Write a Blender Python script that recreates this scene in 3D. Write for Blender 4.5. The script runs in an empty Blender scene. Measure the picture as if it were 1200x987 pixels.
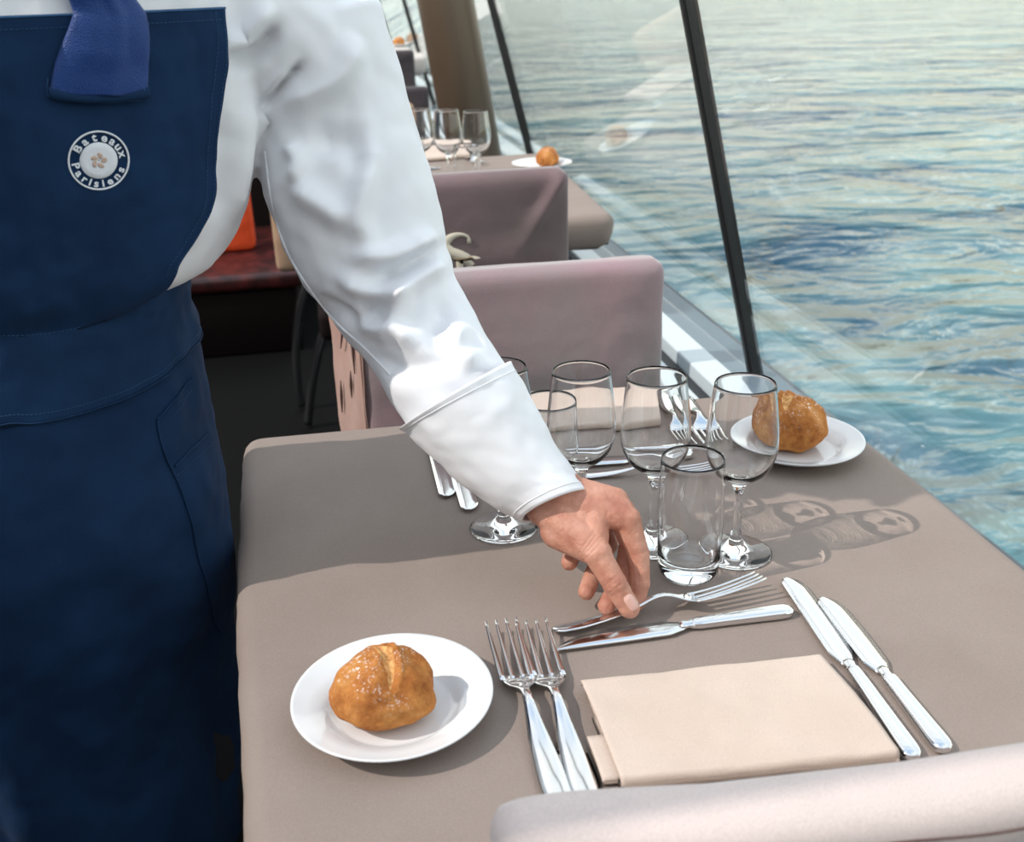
import bpy, bmesh, math, random
from mathutils import Vector, Matrix, noise
from mathutils.bvhtree import BVHTree
random.seed(7)
C = bpy.context.scene
COL = C.collection
PI = math.pi
V = Vector

# ------------------------------------------------------------------ camera
CAM = V((0, 0, 1.25)); F = 1216.264
p_, r_, y_ = 0.40006, -0.03152, 0.178
FW = V((math.sin(y_)*math.cos(p_), math.cos(y_)*math.cos(p_), -math.sin(p_)))
R0 = V((math.cos(y_), -math.sin(y_), 0)); U0 = R0.cross(FW)
RT = R0*math.cos(r_) + U0*math.sin(r_); UP = -R0*math.sin(r_) + U0*math.cos(r_)
cd = bpy.data.cameras.new('camera'); cam = bpy.data.objects.new('camera', cd); COL.objects.link(cam)
cam.matrix_world = Matrix(((RT.x, UP.x, -FW.x, CAM.x), (RT.y, UP.y, -FW.y, CAM.y), (RT.z, UP.z, -FW.z, CAM.z), (0, 0, 0, 1)))
cd.sensor_width = 36; cd.lens = F/1200*36; cd.clip_start = .02; cd.clip_end = 3000
cd.dof.use_dof = True; cd.dof.focus_distance = 0.98; cd.dof.aperture_fstop = 9
C.camera = cam
C.cycles.max_bounces = 24; C.cycles.transmission_bounces = 24; C.cycles.transparent_max_bounces = 24

# ------------------------------------------------------------------ sky, sun, exposure
w = bpy.data.worlds.new('world'); C.world = w; w.use_nodes = True
nt = w.node_tree; nt.nodes.clear()
out = nt.nodes.new('ShaderNodeOutputWorld'); bg = nt.nodes.new('ShaderNodeBackground')
tcw = nt.nodes.new('ShaderNodeTexCoord'); sxw = nt.nodes.new('ShaderNodeSeparateXYZ'); rw_ = nt.nodes.new('ShaderNodeValToRGB')
el = rw_.color_ramp.elements
while len(el) < 5: el.new(.5)
for i, (p, c) in enumerate(((0, (.30, .34, .34)), (.495, (.9, .9, .8)), (.52, (2.05, 2.15, 1.9)), (.68, (.92, .98, 1.0)), (1.0, (.40, .57, .80)))): el[i].position = p; el[i].color = (*c, 1)
mrw = nt.nodes.new('ShaderNodeMath'); mrw.operation = 'MULTIPLY_ADD'; mrw.inputs[1].default_value = .5; mrw.inputs[2].default_value = .5
nt.links.new(tcw.outputs['Generated'], sxw.inputs[0]); nt.links.new(sxw.outputs[2], mrw.inputs[0]); nt.links.new(mrw.outputs[0], rw_.inputs[0])
# thin clouds
nw = nt.nodes.new('ShaderNodeTexNoise'); nw.inputs['Scale'].default_value = 2.2; nw.inputs['Detail'].default_value = 5; mpw = nt.nodes.new('ShaderNodeMapping'); mpw.inputs['Scale'].default_value = (1, 1, 3)
nt.links.new(tcw.outputs['Generated'], mpw.inputs[0]); nt.links.new(mpw.outputs[0], nw.inputs['Vector'])
cr_ = nt.nodes.new('ShaderNodeValToRGB'); cr_.color_ramp.elements[0].position = .42; cr_.color_ramp.elements[1].position = .68
nt.links.new(nw.outputs[0], cr_.inputs[0]); mxw = nt.nodes.new('ShaderNodeMix'); mxw.data_type = 'RGBA'; mxw.inputs[7].default_value = (1.05, 1.03, 1.0, 1)
nt.links.new(cr_.outputs[0], mxw.inputs[0]); nt.links.new(rw_.outputs[0], mxw.inputs[6]); nt.links.new(mxw.outputs[2], bg.inputs[0]); nt.links.new(bg.outputs[0], out.inputs[0])
bg.inputs[1].default_value = 1.30
sd = bpy.data.lights.new('sun', 'SUN'); sun = bpy.data.objects.new('sun', sd); COL.objects.link(sun)
SUN = V((1, .12, -1.0)).normalized()
sun.rotation_euler = SUN.to_track_quat('-Z', 'Y').to_euler()
sd.cycles.is_caustics_light = True; sd.energy = 2.85; sd.angle = math.radians(.5); sd.color = (1, .93, .85)
C.view_settings.view_transform = 'Standard'; C.view_settings.look = 'None'
C.view_settings.exposure = 0.1; C.view_settings.gamma = 1; C.view_settings.use_curve_mapping = False

# ------------------------------------------------------------------ measuring helpers
def ray(x, y): return (FW + RT*((x-600)/F) - UP*((y-493.5)/F))
def PZ(x, y, z):                       # the point at height z seen at x, y
    d = ray(x, y); return CAM + d*((z-CAM.z)/d.z)
def PY(x, y, Y):                       # the point at depth Y seen at x, y
    d = ray(x, y); return CAM + d*(Y/d.y)
def lerp(a, b, t): return a+(b-a)*t
def interp(x, xs, ys):
    if x <= xs[0]: return ys[0]
    for i in range(len(xs)-1):
        if x <= xs[i+1]:
            t = (x-xs[i])/(xs[i+1]-xs[i]); return lerp(ys[i], ys[i+1], t)
    return ys[-1]
def smooth_interp(x, xs, ys):
    n = len(xs)
    if x <= xs[0]: return ys[0]
    if x >= xs[-1]: return ys[-1]
    for i in range(n-1):
        if x <= xs[i+1]: break
    h = xs[i+1]-xs[i]; t = (x-xs[i])/h
    def sl(k):
        if k == 0: return (ys[1]-ys[0])/(xs[1]-xs[0])
        if k == n-1: return (ys[-1]-ys[-2])/(xs[-1]-xs[-2])
        return (ys[k+1]-ys[k-1])/(xs[k+1]-xs[k-1])
    m0, m1 = sl(i)*h, sl(i+1)*h; t2 = t*t; t3 = t2*t
    return ys[i]*(2*t3-3*t2+1)+m0*(t3-2*t2+t)+ys[i+1]*(-2*t3+3*t2)+m1*(t3-t2)
def spline(pts, n):
    d = [0]
    for a, b in zip(pts, pts[1:]): d.append(d[-1]+(V(b)-V(a)).length)
    o = []
    for i in range(n):
        s = d[-1]*i/(n-1); o.append(V([smooth_interp(s, d, [p[k] for p in pts]) for k in range(len(pts[0]))]))
    return o

# ------------------------------------------------------------------ object helpers
def tag(o, label=None, cat=None, group=None, kind=None):
    if label: o['label'] = label
    if cat: o['category'] = cat
    if group: o['group'] = group
    if kind: o['kind'] = kind
    return o
def thing(name, label, cat, loc=(0, 0, 0), rz=0, group=None, rot=None):
    o = bpy.data.objects.new(name, None); COL.objects.link(o); o.empty_display_size = .05
    o.location = loc; o.rotation_euler = rot if rot else (0, 0, rz)
    return tag(o, label, cat, group)
def obj(name, bm, m, parent=None, smooth=True, mods=()):
    me = bpy.data.meshes.new(name); bmesh.ops.recalc_face_normals(bm, faces=bm.faces[:]) if not getattr(bm, 'keep', False) else None
    bm.to_mesh(me); bm.free()
    if smooth: me.polygons.foreach_set('use_smooth', [True]*len(me.polygons))
    for mm in (m if isinstance(m, (list, tuple)) else [m]): me.materials.append(mm)
    o = bpy.data.objects.new(name, me); COL.objects.link(o)
    if parent: o.parent = parent
    for t, kw in mods:
        md = o.modifiers.new(t.lower(), t)
        for k, v in kw.items(): setattr(md, k, v)
    return o
def dup(root, loc=None, rz=None, label=None, group=None, rot=None):
    r = root.copy(); COL.objects.link(r)
    if loc is not None: r.location = loc
    if rz is not None: r.rotation_euler = (0, 0, rz)
    if rot is not None: r.rotation_euler = rot
    if label: r['label'] = label
    if group: r['group'] = group
    for ch in list(root.children):
        c = ch.copy(); COL.objects.link(c); c.parent = r
        for g in list(ch.children):
            d = g.copy(); COL.objects.link(d); d.parent = c
    return r
def BM(): return bmesh.new()
def box(bm, lo, hi, bev=0, seg=2, M=None):
    g = bmesh.ops.create_cube(bm, size=1)
    c = (V(lo)+V(hi))/2; s = V(hi)-V(lo)
    for v in g['verts']: v.co = V((v.co.x*s.x, v.co.y*s.y, v.co.z*s.z))+c
    if bev:
        es = list({e for v in g['verts'] for e in v.link_edges})
        r = bmesh.ops.bevel(bm, geom=es, offset=bev, segments=seg, profile=.5, affect='EDGES')
        if M: 
            for v in r['verts']: v.co = M @ v.co
    elif M:
        for v in g['verts']: v.co = M @ v.co
    return bm
def grid(bm, rows, closed_u=False, closed_v=False, cap=False):
    vs = [[bm.verts.new(p) for p in r] for r in rows]
    n = len(rows); m = len(rows[0]); fs = []
    for i in range(n if closed_v else n-1):
        for j in range(m if closed_u else m-1):
            fs.append(bm.faces.new((vs[i][j], vs[i][(j+1) % m], vs[(i+1) % n][(j+1) % m], vs[(i+1) % n][j])))
    if cap:
        bm.faces.new(vs[0][::-1]); bm.faces.new(vs[-1])
    return vs
def lathe(bm, prof, n=64, c=(0, 0, 0), closed=False):
    rows = []
    for r, z in prof:
        rows.append([V((c[0]+max(r, 1e-5)*math.cos(2*PI*k/n), c[1]+max(r, 1e-5)*math.sin(2*PI*k/n), c[2]+z)) for k in range(n)])
    grid(bm, rows, closed_u=True, closed_v=closed)
    bmesh.ops.remove_doubles(bm, verts=bm.verts[:], dist=2e-5)
    return bm
def frames(pts):
    T = []
    for i in range(len(pts)):
        a = pts[max(i-1, 0)]; b = pts[min(i+1, len(pts)-1)]; T.append((b-a).normalized())
    n = T[0].orthogonal().normalized(); N = [n]
    for i in range(1, len(pts)):
        n = (N[-1]-T[i]*N[-1].dot(T[i])).normalized(); N.append(n)
    return T, N, [t.cross(n) for t, n in zip(T, N)]
def tube(bm, pts, r, n=12, cap=True):
    pts = [V(p) for p in pts]; T, N, B = frames(pts)
    rows = []
    for i, p in enumerate(pts):
        rr = r[i] if isinstance(r, (list, tuple)) else r
        rows.append([p+(N[i]*math.cos(2*PI*k/n)+B[i]*math.sin(2*PI*k/n))*rr for k in range(n)])
    grid(bm, rows, closed_u=True, cap=cap); return bm
def capsule(bm, a, b, ra, rb, n=16, flat=1.0, up=None):
    a = V(a); b = V(b); d = (b-a); L = d.length; d.normalize()
    N = (up-d*up.dot(d)).normalized() if up is not None else d.orthogonal().normalized(); B = d.cross(N)
    rows = []; K = 6
    for k in range(K+1):
        t = -PI/2+PI/2*k/K; rows.append((a+d*ra*math.sin(t), max(ra*math.cos(t), 1e-5)))
    for k in range(K+1):
        t = PI/2*k/K; rows.append((b+d*rb*math.sin(t), max(rb*math.cos(t), 1e-5)))
    g = [[c+(N*math.cos(2*PI*j/n)*flat+B*math.sin(2*PI*j/n))*r for j in range(n)] for c, r in rows]
    grid(bm, g, closed_u=True, cap=True); return bm
def apply_mods(o):
    dg = bpy.context.evaluated_depsgraph_get(); dg.update()
    me = bpy.data.meshes.new_from_object(o.evaluated_get(dg), depsgraph=dg)
    o.modifiers.clear(); o.data = me; me.polygons.foreach_set('use_smooth', [True]*len(me.polygons)); return o
def fbm(p, s=1, o=3): return noise.fractal(V(p)*s, .6, 2.0, o, noise_basis='PERLIN_ORIGINAL')

# ------------------------------------------------------------------ materials
def mat(name, col=(.8, .8, .8), rough=.5, metal=0, **kw):
    m = bpy.data.materials.new(name); m.use_nodes = True; b = m.node_tree.nodes['Principled BSDF']
    b.inputs['Base Color'].default_value = (*col, 1); b.inputs['Roughness'].default_value = rough; b.inputs['Metallic'].default_value = metal
    for k, v in kw.items(): b.inputs[k].default_value = v
    return m
def nodes(m): return m.node_tree, m.node_tree.nodes['Principled BSDF']
def tex_noise(m, scale, detail=3, rough=.5, stretch=None, coord='Object', kind='ShaderNodeTexNoise'):
    t, b = nodes(m); tc = t.nodes.new('ShaderNodeTexCoord'); mp = t.nodes.new('ShaderNodeMapping'); n = t.nodes.new(kind)
    if stretch: mp.inputs['Scale'].default_value = stretch
    n.inputs['Scale'].default_value = scale
    if kind == 'ShaderNodeTexNoise': n.inputs['Detail'].default_value = detail; n.inputs['Roughness'].default_value = rough
    t.links.new(tc.outputs[coord], mp.inputs[0]); t.links.new(mp.outputs[0], n.inputs['Vector']); return n
def ramp(m, src, stops):
    t, b = nodes(m); r = t.nodes.new('ShaderNodeValToRGB'); e = r.color_ramp.elements
    while len(e) < len(stops): e.new(.5)
    for i, (p, c) in enumerate(stops): e[i].position = p; e[i].color = (*c, 1)
    t.links.new(src, r.inputs[0]); return r
def bump(m, src, strength=.3, dist=.001, prev=None):
    t, b = nodes(m); bp = t.nodes.new('ShaderNodeBump'); bp.inputs['Strength'].default_value = strength; bp.inputs['Distance'].default_value = dist
    t.links.new(src, bp.inputs['Height'])
    if prev: t.links.new(prev.outputs[0], bp.inputs['Normal'])
    t.links.new(bp.outputs[0], b.inputs['Normal']); return bp
def fabric(name, c1, c2, nscale=6, rough=.9, weave=1500, wstr=.25, sheen=0, wob=None, wobd=.004, grain=True):
    m = mat(name, c1, rough); t, b = nodes(m)
    n = tex_noise(m, nscale, 4); r = ramp(m, n.outputs[0], [(.35, c1), (.65, c2)]); t.links.new(r.outputs[0], b.inputs['Base Color'])
    b.inputs['Sheen Weight'].default_value = sheen; b.inputs['Sheen Roughness'].default_value = .4
    gn = tex_noise(m, weave*1.1, 2, .6); gr = ramp(m, gn.outputs[0], [(.3, (.90, .90, .90)), (.7, (1.08, 1.08, 1.08))])
    mg = t.nodes.new('ShaderNodeMix'); mg.data_type = 'RGBA'; mg.blend_type = 'MULTIPLY'; mg.inputs[0].default_value = 1 if grain else 0
    t.links.new(r.outputs[0], mg.inputs[6]); t.links.new(gr.outputs[0], mg.inputs[7]); t.links.new(mg.outputs[2], b.inputs['Base Color'])
    wn = tex_noise(m, weave, 1); prev = bump(m, wn.outputs[0], wstr, .0006)
    if wob:
        k = tex_noise(m, wob, 3); bump(m, k.outputs[0], .5, wobd, prev)
    return m
M = {}
M['cloth'] = fabric('taupe table cover', (.245, .195, .168), (.27, .218, .190), 9, .85, 900, .35)
M['clothside'] = M['cloth']
M['napkin'] = fabric('beige napkin linen', (.56, .45, .38), (.61, .50, .43), 12, .9, 1100, .4)
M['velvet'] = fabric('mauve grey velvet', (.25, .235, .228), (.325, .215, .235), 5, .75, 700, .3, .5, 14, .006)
M['whitecloth'] = fabric('pale table cover', (.50, .46, .43), (.55, .51, .48), 9, .85, 900, .3)
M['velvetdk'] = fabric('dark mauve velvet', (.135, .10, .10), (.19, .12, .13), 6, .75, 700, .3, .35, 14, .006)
M['pinklit'] = fabric('sunlit pink velvet', (.40, .235, .19), (.46, .29, .24), 12, .8, 700, .3, .3)  # lit copy of the mauve velvet: sunlight put into the colour
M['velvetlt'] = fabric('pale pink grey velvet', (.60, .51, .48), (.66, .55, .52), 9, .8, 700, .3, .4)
M['shirt'] = fabric('white cotton shirt', (.79, .80, .84), (.82, .83, .86), 5, .8, 1600, .15, .05, None, .004, False)
M['apron'] = fabric('navy cotton twill', (.006, .023, .066), (.009, .033, .090), 14, .85, 1400, .5, .02)
M['band'] = fabric('navy twill band', (.007, .026, .072), (.010, .036, .095), 22, .85, 1400, .5, .02)
for k_ in ('apron', 'band'): nodes(M[k_])[1].inputs['Specular IOR Level'].default_value = .15
M['seam'] = mat('blue seam thread', (.02, .085, .20), .8)
M['stitch'] = mat('light blue stitch', (.07, .20, .36), .8)
M['tie'] = mat('royal blue woven tie', (.008, .042, .185), .45, **{'Sheen Weight': .1, 'Specular IOR Level': .3}); _w = tex_noise(M['tie'], 900, 0, kind='ShaderNodeTexVoronoi'); bump(M['tie'], _w.outputs[0], .6, .0006)
M['trouser'] = mat('black trousers', (.012, .013, .018), .85)
M['shoe'] = mat('black leather', (.01, .01, .01), .3)
M['porcelain'] = mat('white porcelain', (.75, .76, .77), .12, **{'Coat Weight': .5, 'Coat Roughness': .05})
M['steel'] = mat('polished steel', (.80, .80, .81), .09, 1)
M['steelb'] = mat('brushed blade steel', (.82, .83, .84), .14, 1)
M['chrome'] = mat('dark chrome tube', (.45, .46, .48), .22, 1)
M['black'] = mat('black painted metal', (.012, .011, .012), .35)
M['sill'] = mat('pale painted sill', (.55, .62, .66), .35)
M['sillg'] = mat('blue grey sill', (.13, .18, .22), .35)
M['sillk'] = mat('black rubber channel', (.01, .012, .014), .5)
M['hull'] = mat('grey hull lining', (.16, .17, .18), .6)
M['column'] = mat('bronze painted column', (.12, .085, .058), .42, .3)
M['floor'] = mat('dark deck', (.003, .003, .003), .8, **{'Specular IOR Level': .1}); _n = tex_noise(M['floor'], 12); bump(M['floor'], _n.outputs[0], .2, .002)
M['bench'] = mat('dark brown bench', (.008, .004, .004), .8, **{'Specular IOR Level': .15})
M['maroon'] = mat('maroon leather', (.055, .010, .010), .35); _n = tex_noise(M['maroon'], 25); _r = ramp(M['maroon'], _n.outputs[0], [(.4, (.03, .008, .008)), (.7, (.10, .018, .016))]); M['maroon'].node_tree.links.new(_r.outputs[0], nodes(M['maroon'])[1].inputs[0]); bump(M['maroon'], _n.outputs[0], .4, .004)
M['orange'] = mat('orange fabric', (.78, .075, .01), .7)
M['tan'] = mat('sunlit tan upholstery', (.45, .29, .19), .7)  # tan carries the sunlight on a pinkish cover
M['darkchair'] = fabric('dark grey upholstery', (.045, .035, .04), (.06, .045, .05), 10, .8, 600, .2, .2)
M['cream'] = mat('cream embroidery', (.62, .56, .45), .8); _n = tex_noise(M['cream'], 500, 2, stretch=(1, 1, 4)); bump(M['cream'], _n.outputs[0], .5, .001)
M['darkthread'] = mat('dark embroidery', (.12, .07, .06), .8)
M['white'] = mat('white embroidery', (.80, .83, .88), .85); _n = tex_noise(M['white'], 1500, 2); bump(M['white'], _n.outputs[0], .6, .0008)
M['beige'] = mat('beige embroidery', (.56, .40, .32), .85)
M['hair'] = mat('dark hair', (.02, .013, .01), .5)
M['nail'] = mat('fingernail', (.74, .44, .37), .3, **{'Subsurface Weight': .2, 'Subsurface Radius': (.004, .002, .001), 'Coat Weight': .3})
M['stone'] = fabric('warm quay stone', (.80, .64, .36), (.60, .52, .34), .3, .9, 4, .2)
M['foliage'] = fabric('quay trees', (.10, .14, .05), (.20, .22, .07), .5, .9, 3, .5)
# skin
m = mat('skin', (.5, .25, .18), .48, **{'Subsurface Weight': .12, 'Subsurface Radius': (.010, .004, .002), 'Subsurface Scale': .5}); M['skin'] = m
t, b = nodes(m); n1 = tex_noise(m, 45, 4); r1 = ramp(m, n1.outputs[0], [(.3, (.40, .155, .105)), (.52, (.54, .255, .175)), (.72, (.62, .33, .245))]); t.links.new(r1.outputs[0], b.inputs['Base Color'])
n2 = tex_noise(m, 900, 3, kind='ShaderNodeTexVoronoi'); bp = bump(m, n2.outputs[0], .25, .0005); n3 = tex_noise(m, 170, 5, .7); bump(m, n3.outputs[0], .5, .0022, bp)
# bread
m = mat('bread crust', (.6, .3, .1), .85, **{'Specular IOR Level': .12}); M['bread'] = m
t, b = nodes(m); n1 = tex_noise(m, 34, 8, .75); r1 = ramp(m, n1.outputs[0], [(.30, (.15, .045, .014)), (.43, (.37, .13, .035)), (.57, (.54, .23, .065)), (.78, (.68, .38, .15))])
n2 = tex_noise(m, 480, 2, .6); n4 = tex_noise(m, 40, 3); r2 = ramp(m, n2.outputs[0], [(.58, (0, 0, 0)), (.64, (1, 1, 1))]); r4 = ramp(m, n4.outputs[0], [(.46, (0, 0, 0)), (.62, (1, 1, 1))])
tc = t.nodes.new('ShaderNodeTexCoord'); sx = t.nodes.new('ShaderNodeSeparateXYZ'); t.links.new(tc.outputs['Object'], sx.inputs[0]); rz = ramp(m, sx.outputs[2], [(.022, (0, 0, 0)), (.040, (1, 1, 1))])
m1 = t.nodes.new('ShaderNodeMath'); m1.operation = 'MULTIPLY'; m2 = t.nodes.new('ShaderNodeMath'); m2.operation = 'MULTIPLY'
t.links.new(r2.outputs[0], m1.inputs[0]); t.links.new(r4.outputs[0], m1.inputs[1]); t.links.new(m1.outputs[0], m2.inputs[0]); t.links.new(rz.outputs[0], m2.inputs[1])
mx = t.nodes.new('ShaderNodeMix'); mx.data_type = 'RGBA'; t.links.new(m2.outputs[0], mx.inputs[0]); t.links.new(r1.outputs[0], mx.inputs[6]); mx.inputs[7].default_value = (.88, .82, .76, 1); t.links.new(mx.outputs[2], b.inputs['Base Color'])
n5 = tex_noise(m, 190, 5, .7); bp = bump(m, n5.outputs[0], .5, .0018); bump(m, n1.outputs[0], .4, .003, bp)
M['crumb'] = mat('pale torn crust', (.80, .50, .20), .8); n1 = tex_noise(M['crumb'], 160, 4, .7); bump(M['crumb'], n1.outputs[0], .8, .002); r1 = ramp(M['crumb'], n1.outputs[0], [(.35, (.42, .15, .03)), (.6, (.74, .44, .17))]); M['crumb'].node_tree.links.new(r1.outputs[0], nodes(M['crumb'])[1].inputs[0])
# glass
m = mat('clear glass', (1, 1, 1), 0.0, **{'Transmission Weight': 1, 'IOR': 1.42}); M['glass'] = m
def thin_glass(name, tint, lo):
    m = bpy.data.materials.new(name); m.use_nodes = True; t = m.node_tree; t.nodes.clear()
    o = t.nodes.new('ShaderNodeOutputMaterial'); mx = t.nodes.new('ShaderNodeMixShader'); tr = t.nodes.new('ShaderNodeBsdfTransparent'); gl = t.nodes.new('ShaderNodeBsdfGlossy')
    lw = t.nodes.new('ShaderNodeLayerWeight'); lw.inputs[0].default_value = .5; tr.inputs[0].default_value = (*tint, 1); gl.inputs[1].default_value = .01
    pw = t.nodes.new('ShaderNodeMath'); pw.operation = 'POWER'; pw.inputs[1].default_value = 5; t.links.new(lw.outputs['Facing'], pw.inputs[0])
    ad = t.nodes.new('ShaderNodeMath'); ad.operation = 'MULTIPLY_ADD'; ad.inputs[1].default_value = .95; ad.inputs[2].default_value = lo; t.links.new(pw.outputs[0], ad.inputs[0])
    t.links.new(ad.outputs[0], mx.inputs[0]); t.links.new(tr.outputs[0], mx.inputs[1]); t.links.new(gl.outputs[0], mx.inputs[2]); t.links.new(mx.outputs[0], o.inputs[0]); return m
M['pane'] = thin_glass('window glass', (.975, .99, .985), .012)
# water
m = mat('river water', (.012, .10, .12), .10, **{'IOR': 1.33, 'Specular IOR Level': .5}); M['water'] = m
t, b = nodes(m)
n0 = tex_noise(m, .12, 2, .5, (.6, 1.3, 1)); n1 = tex_noise(m, .5, 3, .5, (.85, 1.2, 1)); n2 = tex_noise(m, 1.5, 4, .5, (.8, 1.25, 1)); n3 = tex_noise(m, 6, 3, .5, (.7, 1.3, 1))
for n in (n0, n1, n2): n.inputs['Distortion'].default_value = .8
b0 = bump(m, n0.outputs[0], 1.0, 1.6); b1 = bump(m, n1.outputs[0], 1.0, 1.0, b0); b2 = bump(m, n2.outputs[0], 1.0, .32, b1); b3 = bump(m, n3.outputs[0], 1.0, .022, b2)
rw = ramp(m, n1.outputs[0], [(.38, (.020, .085, .15)), (.60, (.12, .25, .28))]); t.links.new(rw.outputs[0], b.inputs['Base Color'])

# ------------------------------------------------------------------ the setting
def struct(name, bm, m, smooth=False, parent=None):
    o = obj(name, bm, m, parent, smooth)
    if not parent: o['kind'] = 'structure'
    return o
bm = BM(); g = bmesh.ops.create_grid(bm, x_segments=2, y_segments=2, size=1)
for v in g['verts']: v.co = V((v.co.x*400+300, v.co.y*500+300, -1.0))
river = struct('river', bm, M['water'])
bm = BM(); box(bm, (158, -300, -1.1), (170, 900, 6)); struct('quay_wall', bm, M['stone'])
bm = BM(); box(bm, (-3, -1.5, -.06), (.78, 14, 0)); struct('floor', bm, M['floor'])
bm = BM(); box(bm, (.60, -1.5, 0), (.66, 14, .575)); struct('wall_right', bm, M['hull'])
bm = BM(); box(bm, (.66, -1.5, -.9), (.82, 14, .56)); struct('hull', bm, M['hull'])
def strip(name, x0, x1, z0, z1, m, bev=.003):
    bm = BM(); box(bm, (x0, -1.5, z0), (x1, 14, z1), bev, 2); struct(name, bm, M[m])
strip('trim_1', .570, .604, .56, .590, 'sill'); strip('trim_2', .606, .634, .56, .580, 'sillk')
strip('trim_3', .636, .690, .56, .603, 'sill'); strip('trim_4', .692, .770, .56, .596, 'sillg')
WX = lambda z: .728-.24*(z-.6)
# window panes and mullions, leaning inboard
def mullion(n, y, wd=.022):
    bm = BM()
    for (a, b2, dx) in ((y-wd/2, y+wd/2, .0),):
        lo = [V((WX(.6)-.012, a, .598)), V((WX(.6)+.012, a, .598)), V((WX(.6)+.012, b2, .598)), V((WX(.6)-.012, b2, .598))]
        hi = [v+V((WX(2.3)-WX(.6), 0, 1.7)) for v in lo]
        vs = [bm.verts.new(v) for v in lo+hi]
        for f in ((3, 2, 1, 0), (4, 5, 6, 7), (0, 1, 5, 4), (1, 2, 6, 5), (2, 3, 7, 6), (3, 0, 4, 7)): bm.faces.new([vs[i] for i in f])
    bmesh.ops.bevel(bm, geom=bm.edges[:], offset=.003, segments=2, affect='EDGES')
    o = struct('trim_%d' % n, bm, M['black'])
    bm = BM(); off = V((-.0225, 0, 0)); 
    a, b2 = y-.006, y+.0015
    lo = [V((WX(.61)-.0135, a, .61)), V((WX(.61)-.0135, b2, .61)), V((WX(2.2)-.0135, b2, 2.2)), V((WX(2.2)-.0135, a, 2.2))]
    vs = [bm.verts.new(v) for v in lo]; bm.faces.new(vs)
    e = bmesh.ops.extrude_face_region(bm, geom=bm.faces[:]); [setattr(v, 'co', v.co+V((.002, 0, 0))) for v in e['geom'] if isinstance(v, bmesh.types.BMVert)]
    obj('gasket', bm, M['sillk'], o, False)
def solveY(px, py):                    # depth at which the sight line meets the window plane
    d = ray(px, py); # X=s*dx ; z=1.25+s*dz ; X = .728-.24*(z-.6)
    s = (.728-.24*.65)/(d.x+.24*d.z); return (CAM+d*s)
YM1 = solveY(866, 330).y; YM2 = solveY(600, 95).y
MUL = [-.75, YM1, YM2, YM2+1.35, YM2+2.9, YM2+5]
for i, y in enumerate(MUL): mullion(5+i, y)
for i in range(len(MUL)-1):
    a, b2 = MUL[i]+.012, MUL[i+1]-.012
    bm = BM(); lo = [V((WX(.6)-.003, a, .6)), V((WX(.6)-.003, b2, .6)), V((WX(2.3)-.003, b2, 2.3)), V((WX(2.3)-.003, a, 2.3))]
    vs = [bm.verts.new(v) for v in lo]; bm.faces.new(vs)
    e = bmesh.ops.extrude_face_region(bm, geom=bm.faces[:]); [setattr(v, 'co', v.co+V((.006, 0, 0))) for v in e['geom'] if isinstance(v, bmesh.types.BMVert)]
    struct('window_%d' % (i+1), bm, M['pane'])
bm = BM(); box(bm, (-1.9, .222, 2.27), (.33, .268, 2.31), .004); struct('trim_12', bm, M['black'])  # unseen roof rib, added to cast shade along the near chair's top
bm = BM(); box(bm, (-2.9, -1.2, 0), (.60, -1.1, 1.75)); struct('blocking_wall', bm, M['bench'])  # unseen wall behind the camera, added to block light and darken the apron
# bronze column
Yc = 3.45
a = PY(548, 140, Yc); b2 = PY(522, 0, Yc); d = (b2-a)/(b2.z-a.z)
lo = a-d*(a.z-.0); hi = a+d*(2.4-a.z)
bm = BM(); tube(bm, [lo, lo.lerp(hi, .5), hi], .0885, 40)
tag(obj('column', bm, M['column']), 'thick bronze brown leaning column by the window behind the far table', 'column')

# ------------------------------------------------------------------ tables and covers
def cover_mesh(poly, z, drop, r=.02, inset=.035, seg=10):
    """fitted cover: top polygon with rounded edge, short side tucked in underneath"""
    bm = BM(); n = len(poly); cx = sum(p[0] for p in poly)/n; cy = sum(p[1] for p in poly)/n
    # dense rounded outline
    outl = []
    for i in range(n):
        p0, p1, p2 = V(poly[i-1]), V(poly[i]), V(poly[(i+1) % n]); rc = .03
        d0 = (p0-p1).normalized(); d2 = (p2-p1).normalized()
        for k in range(7):
            t = k/6; q = (p1+d0*rc)*(1-t)**2+p1*2*t*(1-t)+(p1+d2*rc)*t*t; outl.append(q)
        nx = p2+ (p1-p2).normalized()*rc; st = p1+d2*rc
        for k in range(1, 12): outl.append(st.lerp(nx, k/12))
    m_ = len(outl); nor = []
    for i in range(m_):
        t = (outl[(i+1) % m_]-outl[i-1]).normalized(); nor.append(V((t.y, -t.x)))
    c = V((cx, cy)); 
    if nor[0].dot(outl[0]-c) < 0: nor = [-q for q in nor]
    prof = [(-r, 0)]+[(-r+r*math.sin(t*PI/2/5), -r+r*math.cos(t*PI/2/5)) for t in range(1, 6)]
    prof += [(-.002, -drop*.55), (-.010, -drop*.8), (-inset, -drop), (-inset-.05, -drop)]
    rows = [[V((*(c+(q-c)*s), z)) for q in outl] for s in (.02, .3, .6, .85)]
    for dx, dz in prof:
        rows.append([V((*(q+nn*(dx+(.0015*fbm((q.x, q.y, dz), 18) if dz < -.01 else 0))), z+dz)) for q, nn in zip(outl, nor)])
    grid(bm, rows, closed_u=True); bm.faces.new(bm.verts[:m_])
    return bm
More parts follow.
